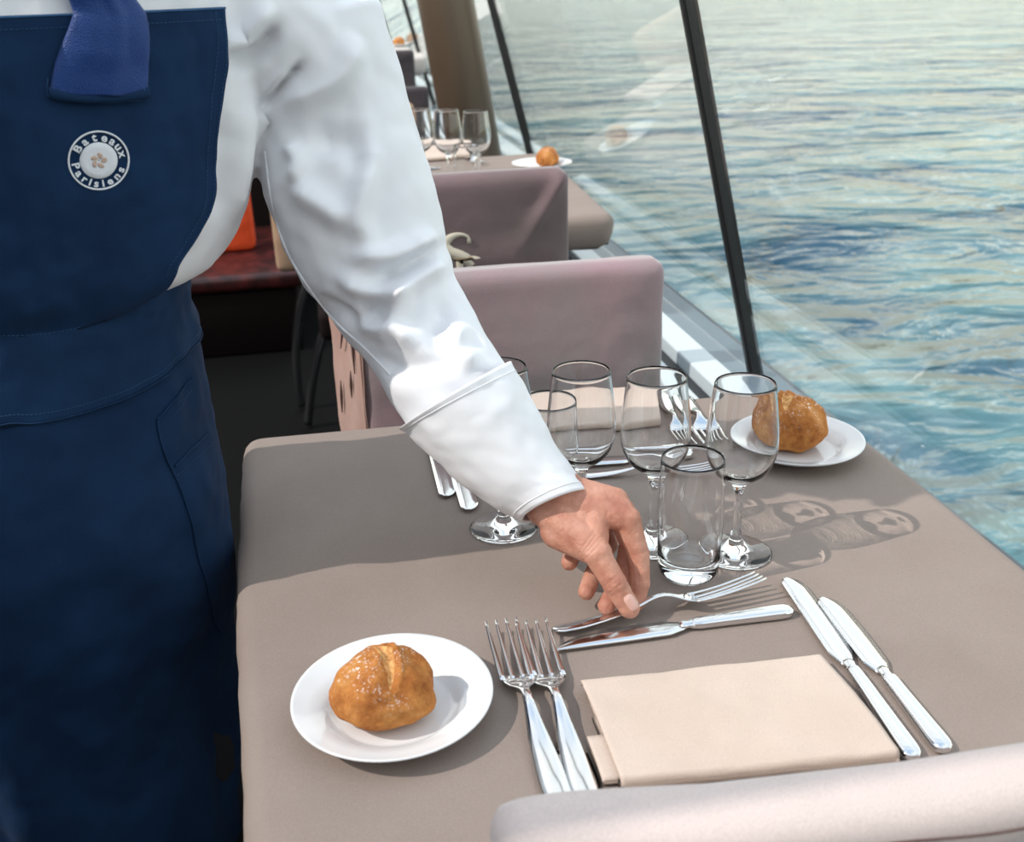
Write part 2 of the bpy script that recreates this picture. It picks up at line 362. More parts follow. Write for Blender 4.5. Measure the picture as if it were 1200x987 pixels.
def table(poly, z, drop, label, clabel, base=0, cm='cloth'):
    xs = [p[0] for p in poly]; ys = [p[1] for p in poly]; cx = (min(xs)+max(xs))/2; cy = (min(ys)+max(ys))/2
    t = thing('dining_table', label, 'table', (cx, cy, base))
    bm = BM(); box(bm, (min(xs)+.04-cx, min(ys)+.04-cy, z-drop+.004-base), (max(xs)-.05-cx, max(ys)-.04-cy, z-.012-base), .004)
    obj('tabletop', bm, M['bench'], t)
    bm = BM(); tube(bm, [(0, 0, .03), (0, 0, z-drop-base)], .035, 24); obj('pedestal', bm, M['chrome'], t)
    bm = BM(); lathe(bm, [(.001, 0), (.20, 0), (.205, .006), (.19, .016), (.06, .028), (.035, .05), (.001, .05)], 40); obj('base_plate', bm, M['chrome'], t)
    o = obj('table_cover', cover_mesh(poly, z, drop), M[cm]); tag(o, clabel, 'tablecloth')
    return t
TZ = .75
T1 = [(-.119, 1.205), (.597, 1.187), (.606, .97), (.598, .40), (-.080, .42), (-.110, .83)]
table([tuple(p) for p in T1], TZ, .075, 'near dining table on a chrome pedestal, beside the standing waiter', 'taupe fitted cover on the near table under the bread plate and napkin')
T2Z = .82
q = PZ(722, 251, T2Z); qf = PZ(640, 178, T2Z); qm = PZ(672, 203, T2Z)
T2 = [(-.05, qf.y), (qf.x, qf.y), (q.x, q.y), (-.05, q.y+.01)]
table(T2, T2Z, .075, 'second dining table by the window, behind the chair with the monogram', 'taupe fitted cover on the second table, its corner beyond the monogrammed chair')
T3Z = 1.0
q3 = PZ(517, 76, T3Z)
T3 = [(-.05, 7.6), (.62, 7.6), (.66, 7.2), (.56, 5.9), (-.05, 5.9)]

# ------------------------------------------------------------------ plates
PR = .0745
def plate_prof(R):
    return [(0, .004), (R*.55, .004), (R*.60, .0046), (R*.66, .0085), (R*.72, .0115), (R*.85, .0145), (R*.97, .0175), (R, .0185), (R*1.003, .0172), (R*.97, .0150),
            (R*.80, .0105), (R*.66, .0045), (R*.60, .001), (R*.56, 0), (R*.53, .0), (R*.52, .0018), (0, .0018)]
def mk_plate(loc, label, R=PR):
    t_ = obj('bread_plate', lathe(BM(), plate_prof(R), 96), M['porcelain']); t_.location = loc
    t_.scale = (1, 1, 1); return tag(t_, label, 'plate', 'white bread plates')
p1 = PZ(460, 811, TZ+.0185); plate1 = mk_plate((p1.x, p1.y, TZ+.0005), 'round white bread plate on the left of the near table')
p2 = PZ(933, 512, TZ+.0185); pl = plate1.copy(); COL.objects.link(pl); pl.location = (p2.x, p2.y, TZ+.0005); pl['label'] = 'round white bread plate at the far right corner of the near table'
p3 = PZ(635, 190, T2Z+.018); pl3 = plate1.copy(); COL.objects.link(pl3); pl3.location = (p3.x, p3.y, T2Z+.0005); pl3['label'] = 'white bread plate on the second table behind the monogrammed chair'

def roll_mesh(seed, slash=True, sx=1, sy=1):
    bm = BM(); g = bmesh.ops.create_icosphere(bm, subdivisions=6, radius=1)
    rs = random.Random(seed); off = V((rs.random()*9, rs.random()*9, rs.random()*9))
    for v in bm.verts:
        d = v.co.normalized(); 
        # facetted, slightly conical bun with flattened bottom
        k = 1+.10*noise.noise(d*1.3+off)+.035*noise.noise(d*3.5+off)+.008*noise.noise(d*11+off)
        ang = math.atan2(d.y, d.x); k *= 1+.035*math.cos(5*ang+seed)
        x = d.x*.0385*k*sx; y = d.y*.0345*k*sy; z = d.z*(.030 if d.z > 0 else .024)*k
        if d.z > 0: s = 1-.16*d.z*d.z; x *= s; y *= s; z *= 1.08
        z = max(z, -.0215+.0006*noise.noise(d*8)); v.co = V((x, y, z+.0215))
    # the slash: a crescent running over the crown, one lip lifted
    faces = []
    if slash:
        for v in bm.verts:
            x, y, z = v.co
            if z > .024:
                u = (x-.004)*.95+(y+.004)*.3; w_ = -(x-.004)*.3+(y+.002)*.95
                c = u-.006*math.cos(w_*70)+.004; e = max(0, 1-(abs(w_)/.024)**4)
                gq = math.exp(-(c/.0042)**2)*e; lip = math.exp(-((c-.0062)/.0026)**2)*e
                v.co += V((0, 0, -.0055*gq+.0034*lip)); v.co.x += .0012*lip
        for f in bm.faces:
            x, y, z = f.calc_center_median()
            if z > .030:
                u = (x-.004)*.95+(y+.004)*.3; w_ = -(x-.004)*.3+(y+.002)*.95; c = u-.006*math.cos(w_*70)+.004
                if abs(w_) < .021 and abs(c+.0006) < .0056*math.sqrt(max(0, 1-(w_/.021)**2))*(.62+.38*math.sin(w_*60+.6)): f.material_index = 1
    return bm
def mk_roll(loc, label, seed, rz, s=1, sx=1, sy=1):
    o = obj('bread_roll', roll_mesh(seed, True, sx, sy), [M['bread'], M['crumb']]); o.location = loc; o.rotation_euler = (0, 0, rz); o.scale = (s, s, s)
    return tag(o, label, 'bread roll', 'crusty bread rolls on white plates')
q = PZ(452, 825, TZ+.014); mk_roll((q.x, q.y, TZ+.0047), 'golden floured bread roll with a split crust on the near left plate', 3, -.1, 1.0)
q = PZ(924, 512, TZ+.014); mk_roll((q.x, q.y, TZ+.0047), 'brown floured bread roll on the plate at the far right corner of the near table', 11, 2.0, 1.12)
q = PZ(641, 191, T2Z+.012); mk_roll((q.x, q.y, T2Z+.0047), 'small bread roll on the plate of the second table', 5, 1.0, .86, .9, 1)

# ------------------------------------------------------------------ glasses
def wine_profile():
    H = .1705
    outer = [(0, .0), (.020, .0), (.0325, .0002), (.034, .0010), (.0335, .0018), (.026, .0034), (.016, .0060), (.0095, .0095), (.0066, .0135), (.0058, .0150), (.0062, .0165), (.0055, .0185),
             (.0042, .028), (.0038, .042), (.0041, .056), (.0052, .066), (.0068, .0715), (.0105, .0755), (.0170, .0795), (.0240, .0860), (.0290, .0950), (.0318, .1060), (.0323, .1160), (.0316, .1290), (.0300, .1440), (.0281, .1590), (.0268, H-.0004), (.0264, H)]
    inner = [(.0260, H-.0004), (.0271, .1590), (.0290, .1440), (.0306, .1290), (.0313, .1160), (.0307, .1060), (.0278, .0960), (.0226, .0878), (.0150, .0820), (.0070, .0795), (0, .0790)]
    return outer, inner
def dens(prof, n):
    d = [0]
    for a, b in zip(prof, prof[1:]): d.append(d[-1]+math.hypot(b[0]-a[0], b[1]-a[1]))
    return [(max(smooth_interp(d[-1]*i/(n-1), d, [p[0] for p in prof]), 0), smooth_interp(d[-1]*i/(n-1), d, [p[1] for p in prof])) for i in range(n)]
def mk_wine(loc, label, group):
    t_ = thing('wine_glass', label, 'glass', loc, 0, group)
    o_, i_ = wine_profile()
    foot = o_[:12]; rest = o_[11:]
    bm = lathe(BM(), dens(o_[3:], 90)+dens(i_, 40), 80)
    # close the underside
    prof = o_[:4]
    lathe(bm, prof, 80); bmesh.ops.remove_doubles(bm, verts=bm.verts[:], dist=3e-5)
    obj('bowl_and_stem', bm, M['glass'], t_)
    return t_
wg = 'wine glasses on the near table'
def at_base(x, y, z=TZ): q = PZ(x, y, z); return (q.x, q.y, z+.0006)
g1 = (.142+.005, .9005+.0, TZ+.0006)
def hxy(a, b): return (a*.5, b*.5, TZ+.0006)
GL = [(hxy(.300, 1.795), 'wine glass half hidden behind the white sleeve, its foot left of the hand'),
      (hxy(.444, 1.735), 'wine glass right behind the hand, second from the left'),
      (hxy(.567, 1.669), 'wine glass behind the tumbler, between the hand and the rightmost glass'),
      (hxy(.705, 1.596), 'rightmost wine glass of the near table, in front of the far bread plate')]
w0 = mk_wine(GL[0][0], GL[0][1], wg)
for l, s in GL[1:]: dup(w0, l, None, s, wg)
def mk_tumbler(loc, label, group):
    H = .116
    outer = [(0, 0), (.018, 0), (.0225, .0008), (.0252, .0035), (.0270, .009), (.0281, .020), (.0287, .045), (.0288, .070), (.0283, .095), (.0276, H-.0005), (.0272, H)]
    inner = [(.0267, H-.0005), (.0272, .095), (.0276, .070), (.0274, .045), (.0262, .026), (.0235, .0185), (.018, .0155), (.009, .0145), (0, .0143)]
    o = obj('tumbler', lathe(BM(), dens(outer, 50)+dens(inner, 40), 80), M['glass']); o.location = loc
    return tag(o, label, 'glass', group)
tu = mk_tumbler(hxy(.594, 1.545), 'water tumbler standing in front of the wine glasses beside the hand', 'water tumblers')
q = PZ(643, 469, TZ+.116); t2 = tu.copy(); COL.objects.link(t2); t2.location = (q.x, q.y, TZ+.0006); t2['label'] = 'water tumbler seen behind the two leftmost wine glasses near the far napkin'
# table two glasses
for px, lab in ((490, 'wine glass beside the sleeve on the second table, leftmost of three'), (523, 'middle wine glass of three on the second table'), (557, 'right wine glass of three on the second table, nearest its bread plate')):
    q = PZ(px, 128+(px-490)*.03, T2Z+.1705); dup(w0, (q.x, q.y, T2Z+.0006), None, lab, 'wine glasses on the second table')
q = PZ(532, 163, T2Z+.116); t3 = tu.copy(); COL.objects.link(t3); t3.location = (q.x+.012, q.y-.10, T2Z+.0006); t3['label'] = 'water tumbler among the wine glasses of the second table'
q = PZ(482, 156, T2Z+.116); t3 = tu.copy(); COL.objects.link(t3); t3.location = (q.x-.01, q.y-.09, T2Z+.0006); t3['label'] = 'water tumbler by the sleeve on the second table'

# ------------------------------------------------------------------ cutlery (built along +X: handle end at 0, tip at L)
def fork_bm(L=.214, W=.0245):
    bm = BM(); s = L/.214
    st = [0, .004, .012, .03, .06, .085, .104, .116, .123, .130, .137, .143, .147]; st = [k*s for k in st]
    wd = [.0035, .0075, .0093, .0095, .0076, .0050, .0034, .0032, .0048, .0085, .0110, .0120, .0121]
    wd = [k*W/.0245 for k in wd]
    zz = [.0022, .0020, .0018, .0020, .0042, .0082, .0125, .0120, .0100, .0078, .0062, .0056, .0058]
    rows = []; N = 26
    for i in range(N+1):
        x = st[-1]*i/N; w_ = smooth_interp(x, st, wd); z = smooth_interp(x, st, zz); th = .0026 if x < .12*s else .0020
        cup = -.0024*max(0, (x-.126*s)/(.02*s)) if x > .126*s else .0006
        r = []
        for k in range(9):
            u = -1+2*k/8; r.append(V((x, u*w_, z+th/2*math.sqrt(max(0, 1-u**4))+cup*(1-u*u))))
        for k in range(7, 0, -1):
            u = -1+2*k/8; r.append(V((x, u*w_, z-th/2*math.sqrt(max(0, 1-u**4))+cup*(1-u*u))))
        rows.append(r)
    grid(bm, rows, closed_u=True, cap=True)
    for j in range(4):
        y0 = (-1+2*j/3)*.0101*W/.0245; rr_ = []
        for i in range(13):
            t_ = i/12; x = lerp(.141*s, L, t_); z = .0056+.0002*t_+.0078*t_*t_*s; hw = lerp(.0022, .0010, t_**2)*W/.027; ht = lerp(.0012, .0009, t_)
            cup = -.0022*(1-(y0/.0121)**2)*(1-t_)
            y1 = y0*lerp(1, 1.02, t_)
            rr_.append([V((x, y1+hw*math.cos(2*PI*k/8), z+cup+ht*math.sin(2*PI*k/8))) for k in range(8)])
        grid(bm, rr_, closed_u=True, cap=True)
    # web between the tine roots
    return bm
def knife(loc, rz, label, L=.235, group=None, rot=None, pointed=False):
    t_ = thing('table_knife', label, 'knife', loc, rz, group, rot)
    hl = L*.43; bm = BM(); rows = []
    st = [0, .003, .010, .03, .06, .085, hl-.004, hl]; wv = [.003, .0062, .0074, .0070, .0062, .0056, .0050, .0048]; tv = [.0018, .0034, .0042, .0040, .0037, .0034, .0031, .003]
    for i in range(31):
        x = hl*i/30; w_ = smooth_interp(x, st, wv); h_ = smooth_interp(x, st, tv)
        r = []
        for k in range(16):
            a = 2*PI*k/16; c_, s_ = math.cos(a), math.sin(a); e = .55
            r.append(V((x, w_*math.copysign(abs(c_)**e, c_), .0044+h_*math.copysign(abs(s_)**e, s_))))
        rows.append(r)
    grid(bm, rows, closed_u=True, cap=True); obj('handle', bm, M['steel'], t_)
    bm = BM(); lathe(bm, [(0, -.003), (.0046, -.003), (.0052, -.001), (.0040, .002), (.0046, .006), (.0040, .0095), (0, .0095)], 20)
    bmesh.ops.rotate(bm, verts=bm.verts[:], matrix=Matrix.Rotation(PI/2, 3, 'Y')); 
    for v in bm.verts: v.co = V((v.co.x+hl, v.co.y*1.05, v.co.z*.62+.0046))
    obj('bolster', bm, M['steel'], t_)
    bm = BM(); bl = L-hl-.006; rows = []; nb = 60
    for i in range(nb+1):
        t2_ = 1-(1-i/nb)**1.5; x = hl+.006+bl*t2_; dd = bl*(1-t2_)
        top = .0050+.0048*min(1, t2_*8)+.0004*math.sin(t2_*PI); bot = -.0052-.0042*min(1, t2_*8)-.0018*math.sin(t2_*PI)
        if pointed:
            if t2_ > .55: bot = lerp(bot, top-.001, ((t2_-.55)/.45)**2.2)
        else:
            R1 = .0095
            if dd < R1: k_ = math.sqrt(max(0, 1-((R1-dd)/R1)**2)); mid = .0022; top = mid+(top-mid)*k_
            R2 = .019
            if dd < R2: k_ = math.sqrt(max(0, 1-((R2-dd)/R2)**2)); bot = .0022+(bot-.0022)*k_
        bot = min(bot, top-.0004); th = .0007
        rows.append([V((x, top, .0036+th)), V((x, lerp(top, bot, .3), .00365+th)), V((x, lerp(top, bot, .6), .0036+th)), V((x, bot, .0034)), V((x, bot, .0032)), V((x, lerp(top, bot, .6), .0034-th)), V((x, lerp(top, bot, .3), .0034-th)), V((x, top, .0034-th))])
    grid(bm, rows, closed_u=True, cap=True); obj('blade', bm, M['steelb'], t_)
    return t_
def along(a, b): return math.atan2(b.y-a.y, b.x-a.x)
def put_fork(pa, pb, label, group, z=TZ, W=.0300):
    a, b = PZ(*pa, z+.004), PZ(*pb, z+.010); L = (V((b.x, b.y))-V((a.x, a.y))).length
    o = obj('fork', fork_bm(L, W), M['steel']); o.location = (a.x, a.y, z+.0005); o.rotation_euler = (0, 0, along(a, b)); return tag(o, label, 'fork', group)
put_fork((659, 944), (587, 731), 'silver fork right beside the near bread plate', 'silver forks', TZ)
put_fork((690, 939), (622, 731), 'silver fork between the bread plate fork and the napkin', 'silver forks', TZ)
def put_knife(pa, pb, label, group='silver table knives', z=TZ, flip=False, pointed=False):
    a, b = PZ(*pa, z+.004), PZ(*pb, z+.004); L = (V((b.x, b.y))-V((a.x, a.y))).length
    k = knife((a.x, a.y, z+.0005), along(a, b), label, L, group, None, pointed)
    if flip:
        for c_ in k.children: c_.scale = (1, -1, 1)
    return k
put_knife((929, 716), (644, 755), 'silver knife lying crosswise above the beige napkin', flip=False, pointed=True)
put_knife((1072, 891), (925, 677), 'silver knife partly under the right edge of the napkin')
put_knife((1109, 882), (967, 700), 'outermost silver knife right of the napkin')
# far setting
put_knife((497, 470), (526, 581), 'left one of two knives poking out below the sleeve', flip=True)
put_knife((516, 476), (552, 597), 'right one of two knives poking out below the sleeve', flip=True)
put_knife((812, 533), (660, 543), 'knife lying crosswise behind the two middle wine glasses')
put_fork((668, 556), (846, 546), 'fork lying crosswise behind the tumbler and wine glasses', 'silver forks', TZ, .02)
put_fork((778, 462), (812, 523), 'left fork of the far setting beside the far bread plate', 'silver forks')
put_fork((800, 462), (838, 520), 'right fork of the far setting beside the far bread plate', 'silver forks')
put_fork((545, 184), (566, 190), 'fork on the second table below the wine glasses', 'silver forks on the second table', T2Z)
put_knife((478, 199), (516, 196), 'knife on the second table by the sleeve', z=T2Z)
# the fork being lifted
a = PZ(648, 739, TZ+.004); hold = PZ(738, 716, TZ+.014); b = PZ(893, 677, TZ+.020)
Lf = (b-a).length; o = obj('fork', fork_bm(Lf, .026), M['steel'])
o.location = a-V((0, 0, .002)); o.rotation_euler = (math.radians(-16), -math.asin((b.z-a.z-.010)/Lf), along(a, b))
tag(o, 'silver fork held in the fingertips above the crosswise knife', 'fork', 'silver forks')

# ------------------------------------------------------------------ napkins
def napkin(c4, z, label, layers=3, flap=True):
    """c4: far left, far right, near right, near left in table coordinates"""
    fl, fr, nr, nl = [V((p.x, p.y)) for p in c4]
    t_ = thing('napkin', label, 'napkin', (0, 0, 0)); th = .0017
    # folded path in (v, z): v 0 far .. 1 near
    path = []
    hz = [.0012, .0046, .0080, .0122]
    def run(z0, z1, v0, v1, bulge, n=16):
        for i in range(n): t = i/(n-1); path.append((lerp(v0, v1, t), lerp(z0, z1, t)+bulge*math.sin(t*PI)))
    run(hz[0], hz[0], .03, .965, 0)
    for k in range(1, 7): a_ = PI*k/7; path.append((.965+.020*math.sin(a_), lerp(hz[0], hz[1], (1-math.cos(a_))/2)))
    run(hz[1], hz[1], .965, .05, .0006)
    for k in range(1, 5): a_ = PI*k/5; path.append((.05-.02*math.sin(a_), lerp(hz[1], hz[2], (1-math.cos(a_))/2)))
    run(hz[2], hz[2], .05, .93, .0006)
    bm = BM()
    def sheet(path, u0, u1, n=40, dz=0, jit=0):
        def P3(u, v, zz):
            q = fl.lerp(fr, u).lerp(nl.lerp(nr, u), v); return V((q.x, q.y, z+max(.0006, zz+.0010*fbm((u*3, v*2+jit, zz*60), 1.2))))
        top = [[P3(lerp(u0, u1, i/n)+jit*.0, v, zz+th/2) for (v, zz) in path] for i in range(n+1)]
        bot = [[P3(lerp(u0, u1, i/n), v, zz-th/2) for (v, zz) in path] for i in range(n+1)]
        rings = []
        for a_, b_ in zip(top, bot): rings.append(a_+b_[::-1])
        grid(bm, rings, closed_u=True, cap=True)
    sheet(path, .015, .985)
    obj('inner_fold', bm, M['napkin'], t_)
    bm = BM(); path = []
    run(hz[0]-.0002, hz[0]-.0002, .30, .985, 0)
    for k in range(1, 10): a_ = PI*k/10; path.append((.985+.035*math.sin(a_), lerp(hz[0]-.0002, hz[3], (1-math.cos(a_))/2)))
    run(hz[3], hz[3]-.0018, .985, 0, .0022, 26)
    for k in range(1, 6): a_ = PI/2*k/6; path.append((-.012*math.sin(a_), hz[3]-.0018-.006*(1-math.cos(a_))))
    sheet(path, 0, 1, 60)
    obj('outer_fold', bm, M['napkin'], t_)
    if flap:
        bm = BM(); path = []
        run(.0020, .0020, .62, .90, 0, 8)
        for k in range(1, 7): a_ = PI*k/7; path.append((.90+.05*math.sin(a_), lerp(.0020, .0072, (1-math.cos(a_))/2)))
        run(.0072, .0078, .90, .56, .0008, 10)
        sheet(path, -.055, .08, 10); obj('side_flap', bm, M['napkin'], t_)
    return t_
zt = TZ+.012
napkin([PZ(681, 797, zt), PZ(962, 767, zt), PZ(1053, 880, zt), PZ(727, 913, zt)], TZ+.0006, 'folded beige linen napkin in the middle of the near place setting')
napkin([PZ(612, 459, zt), PZ(768, 452, zt), PZ(775, 491, zt), PZ(610, 505, zt)], TZ+.0006, 'folded beige napkin behind the wine glasses before the grey chair', flap=False)
napkin([PZ(478, 172, T2Z+.01), PZ(548, 170, T2Z+.01), PZ(552, 182, T2Z+.01), PZ(476, 187, T2Z+.01)], T2Z+.0006, 'folded beige napkin on the second table behind its wine glasses', flap=False)

# ------------------------------------------------------------------ chairs
def pad(w_, h_, th, r, wob=.004, seed=0, taper=0, nx=44, nz=60, curve=0):
    """upholstered slab standing up, centred in x, base at z=0, front at y<0"""
    bm = BM(); rows = []
    def se(u, e=.16): return math.copysign(abs(u)**e, u)
    for i in range(nz+1):
        v = i/nz; ring = []
        zc = h_*v; ins = 0
        if zc > h_-r: tt = (zc-(h_-r))/r; ins = r*(1-math.sqrt(max(0, 1-tt*tt)))
        if zc < r: tt = (r-zc)/r; ins = r*(1-math.sqrt(max(0, 1-tt*tt)))
        hw = w_/2-ins*.6-taper*v; ht = max(th/2-ins*.55*(th/2/r if th/2 < r else 1), .003)
        for k in range(160):
            a = 2*PI*k/160; e = .22; c_, s_ = math.cos(a), math.sin(a)
            x = hw*math.copysign(abs(c_)**e, c_); y = ht*math.copysign(abs(s_)**.5, s_)
            d = wob*fbm((x*5+seed, y*5, zc*5+seed), 1.3, 3)
            ring.append(V((x, y+d+curve*(x/w_)**2, zc+.3*d)))
        rows.append(ring)
    grid(bm, rows, closed_u=True, cap=True); return bm
def chair(loc, rz, label, w_=.44, top=.9, th=.055, m='velvet', seatm=None, sin=.01, legs='sled', group=None, seat_y=-.24, base_z=.42, seed=0, curve=0):
    """faces local -y"""
    t_ = thing('dining_chair', label, 'chair', loc, rz, group)
    seatm = seatm or m
    h_ = top-base_z
    o = obj('backrest', pad(w_, h_, th, .022, .005, seed, curve=curve), M[m], t_); o.location = (0, 0, base_z)
    bm = BM(); box(bm, (-w_/2+sin, -.44, .38), (w_/2-.01, .0, .46), .02, 3); obj('seat', bm, M[seatm], t_)
    for s in (-1, 1):
        x = s*(w_/2-.03); bm = BM()
        pts = spline([V((x, .02, .44)), V((x, .06, .25)), V((x, .02, .05)), V((x, -.04, .012)), V((x, -.30, .012)), V((x, -.38, .05)), V((x, -.37, .20)), V((x, -.36, .38))], 40)
        tube(bm, pts, .011, 12); obj('leg', bm, M['chrome'], t_)
    return t_
# near chair (seat pushed under the near end of the table): facing +Y
a = PZ(597, 968, .868); b = PZ(1200, 887, .868)
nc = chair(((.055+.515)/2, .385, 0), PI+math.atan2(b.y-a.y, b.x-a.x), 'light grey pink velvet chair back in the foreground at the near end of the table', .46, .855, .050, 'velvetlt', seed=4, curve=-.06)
bm = BM(); tube(bm, [(x, -.0250+.06*(x/.46)**2+.0006*math.sin(x*60),   .8385+.0012*math.sin(x*40)) for x in [(-.215+.43*i/60) for i in range(61)]], .0007, 6)
for v in bm.verts: v.co.y = -v.co.y
s_ = obj('seam', bm, M['darkthread'], nc)
# far chair of near table facing the camera
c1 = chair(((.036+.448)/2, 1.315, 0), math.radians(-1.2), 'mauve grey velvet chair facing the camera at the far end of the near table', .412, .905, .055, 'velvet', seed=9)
# flared side of its cover with embroidery
def sf(t, z, o=0): return V((lerp(-.2045, -.243, t)-o, lerp(-.020, .070, t)-o*.4, z))
bm = BM(); rows = []
for i in range(24):
    v = i/23; z = lerp(.52, .875, v); rows.append([sf(t, z, .003*fbm((t*3, z*9, 1), 1)) for t in [k/14 for k in range(15)]])
shell_rows = rows; grid(bm, rows); sp = obj('side_panel', bm, M['pinklit'], c1)
bm = BM(); tube(bm, [sf(.04, lerp(.53, .87, k/20), .001) for k in range(21)], .0016, 6); obj('seam', bm, M['pinklit'], sp)
for (t0, z0, t1, z1) in ((.62, .800, .36, .860), (.40, .735, .36, .775), (.80, .700, .74, .750), (.22, .775, .20, .855)):
    bm = BM(); tube(bm, [sf(lerp(t0, t1, k/6), lerp(z0, z1, k/6), .003) for k in range(7)], [.0006, .0012, .0018, .0022, .0018, .0012, .0006], 8); obj('embroidery', bm, M['darkthread'], sp)
# chair with monogram, seen from behind
YC2 = 1.66
a = PY(669, 201, YC2); l_ = PY(402, 400, YC2); tp = PY(600, 203, YC2)
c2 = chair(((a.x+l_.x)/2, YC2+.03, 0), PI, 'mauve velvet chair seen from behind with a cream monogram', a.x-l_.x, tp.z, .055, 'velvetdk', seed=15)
br = [c for c in c2.children if c.name.startswith('backrest')][0]; W2 = (a.x-l_.x)/2; H2 = tp.z-.42
for v in br.data.vertices:
    if v.co.y > 0:
        for (xa, za, xb, zb_, h_, w_) in ((-W2+.012, H2-.012, -.02, H2-.26, .012, .011), (-W2+.02, H2-.15, -.10, H2-.30, .005, .015), (.02, H2-.02, .03, H2-.2, .004, .012)):
            p2 = V((v.co.x, v.co.z)); A2 = V((xa, za)); B2 = V((xb, zb_)); t2_ = max(0, min(1, (p2-A2).dot(B2-A2)/(B2-A2).length_squared)); v.co.y += h_*math.exp(-((A2.lerp(B2, t2_)-p2).length/w_)**2)*(1-.7*t2_)
cxc = (a.x+l_.x)/2
def ribbon(bm, pts, ws, th=.0012, n=30):
    P_ = spline([V((p[0], p[1])) for p in pts], n); W_ = [smooth_interp(i/(n-1)*(len(ws)-1), list(range(len(ws))), ws) for i in range(n)]
    rows = []
    for i, p in enumerate(P_):
        a_ = P_[max(0, i-1)]; b_ = P_[min(n-1, i+1)]; t_ = (b_-a_).normalized(); nn = V((-t_.y, t_.x))
        l, r = p+nn*W_[i], p-nn*W_[i]
        rows.append([V((l.x, 0, l.y)), V((l.x, -th, l.y)), V((r.x, -th, r.y)), V((r.x, 0, r.y))])
    grid(bm, rows, closed_u=True, cap=True)
def zp(x, y):                          # monogram drawing -> chair back plane
    q = PY(500+x/6, 180+y/6, YC2); return (q.x-cxc, q.z)
for nm, strokes in (('monogram_letter', [([(298, 632), (290, 585), (235, 568), (165, 590), (130, 640), (165, 690), (240, 725), (305, 765), (320, 815), (280, 865), (210, 880), (160, 850), (140, 800)], [9, 6, 10, 17, 20, 24, 26, 24, 17, 9, 7, 5, 3])]),
                    ('monogram_letter', [([(190, 740), (225, 745), (262, 745)], [6, 8, 8]), ([(232, 745), (232, 800), (235, 850), (235, 890)], [15, 15, 15, 15]), ([(262, 745), (330, 735), (385, 770), (388, 820), (350, 870), (260, 888), (200, 888)], [6, 10, 16, 18, 14, 8, 6])])):
    bm = BM()
    for pts, ws in strokes:
        sc = (zp(106, 0)[0]-zp(100, 0)[0])/6
        ribbon(bm, [zp(*p) for p in pts], [w_*sc*1.7 for w_ in ws])
    for v in bm.verts: v.co = V((-v.co.x, -v.co.y, v.co.z)); v.co.y = .0305-(-v.co.y)*-1+.001
    obj(nm, bm, M['cream'], c2)
# far chair of the second table: cover coloured tan for the sun on it, curved chrome legs
Ya = 3.12
xl3 = PY(318, 260, Ya).x
zb3 = PY(335, 318, Ya).z
ac = chair((xl3+.22, Ya, 0), 0, 'tan sunlit chair on chrome legs behind the second table, left of the sleeve', .44, .94, .05, 'tan', 'bench', .11, base_z=zb3, seed=22)
for c_ in list(ac.children):
    if c_.name.startswith('leg'): bpy.data.objects.remove(c_)
base = V(ac.location)
for Yl, pl_ in ((Ya-.10, [(398, 340), (388, 365), (375, 405), (366, 450), (361, 500)]), (Ya+.06, [(364, 318), (352, 360), (347, 410), (350, 460), (357, 500)])):
    pts = [PY(x, y, Yl)-base for x, y in pl_]; pts[-1].z = .012; bm = BM(); tube(bm, spline(pts, 40), .0135, 14); obj('leg', bm, M['chrome'], ac)
    pts = [V((.36-p.x-.36+.02, p.y, p.z)) for p in pts]; bm = BM(); tube(bm, spline(pts, 40), .0135, 14); obj('leg', bm, M['chrome'], ac)
# bench with maroon top and orange cushion
Yb = 3.75
zb = PY(300, 322, Yb).z
bt = thing('bench', 'dark bench with a maroon leather top behind the waiter', 'bench', (-.7, Yb+.3, 0))
xr = PY(352, 322, Yb).x+.7
bm = BM(); box(bm, (-.8, -.27, .0), (xr-.02, .3, zb-.06), .01, 2); obj('bench_base', bm, M['bench'], bt)
bm = BM(); box(bm, (-.8, -.30, zb-.06), (xr, .55, zb), .02, 3); obj('seat_cushion', bm, M['maroon'], bt)
q = PY(283, 268, Yb+.42); 
o = obj('cushion', pad(.16, .36, .09, .03, .006, 2), M['orange']); o.location = (PY(272, 262, Yb+.4).x, Yb+.42, zb+.002)
tag(o, 'bright orange cushion standing on the maroon bench', 'cushion')
# back wall of the dark saloon behind the bench
bm = BM(); box(bm, (-3, 4.6, 0), (-.02, 4.7, 1.02)); struct('wall_back', bm, M['bench'])
bm = BM(); box(bm, (-3.0, -1.5, 0), (-2.9, 4.6, 1.5)); struct('wall_left', bm, M['bench'])
# raised far deck with its table and chairs
bm = BM(); box(bm, (-.015, 4.9, 0), (.60, 14, .22)); struct('floor_raised', bm, M['floor'])
q = PZ(517, 76, T3Z)
def far_table():
    y0 = 5.4; a = PY(490, 76, y0); zt3 = a.z
    r1_ = PY(499, 76, y0).x; f1 = PY(478, 36, y0+1.0); 
    return y0, zt3
y0, zt3 = far_table()
zt3 = PY(499, 66, 5.9).z
near_r = PZ(500, 66, zt3); far_r = PZ(478, 34, zt3)
q4 = PY(471, 45, near_r.y+1.05); fy = near_r.y+1.3; far_r.x = near_r.x-.02
table([(.05, fy), (min(far_r.x, near_r.x+.0), fy), (near_r.x+.02, near_r.y+.25), (near_r.x, near_r.y), (.05, near_r.y)], zt3, .10, 'third dining table far back by the window', 'pale cover on the third table far back beside the brown column', .22, 'whitecloth')
q = PZ(470, 31, zt3+.02); q = V((q.x, min(q.y, fy-.15), zt3))
qq = PY(470, 29, near_r.y+.9); zz3 = qq.z
pl4 = plate1.copy(); COL.objects.link(pl4); pl4.location = (q4.x, q4.y, zt3+.0005); pl4['label'] = 'white bread plate far back on the third table'
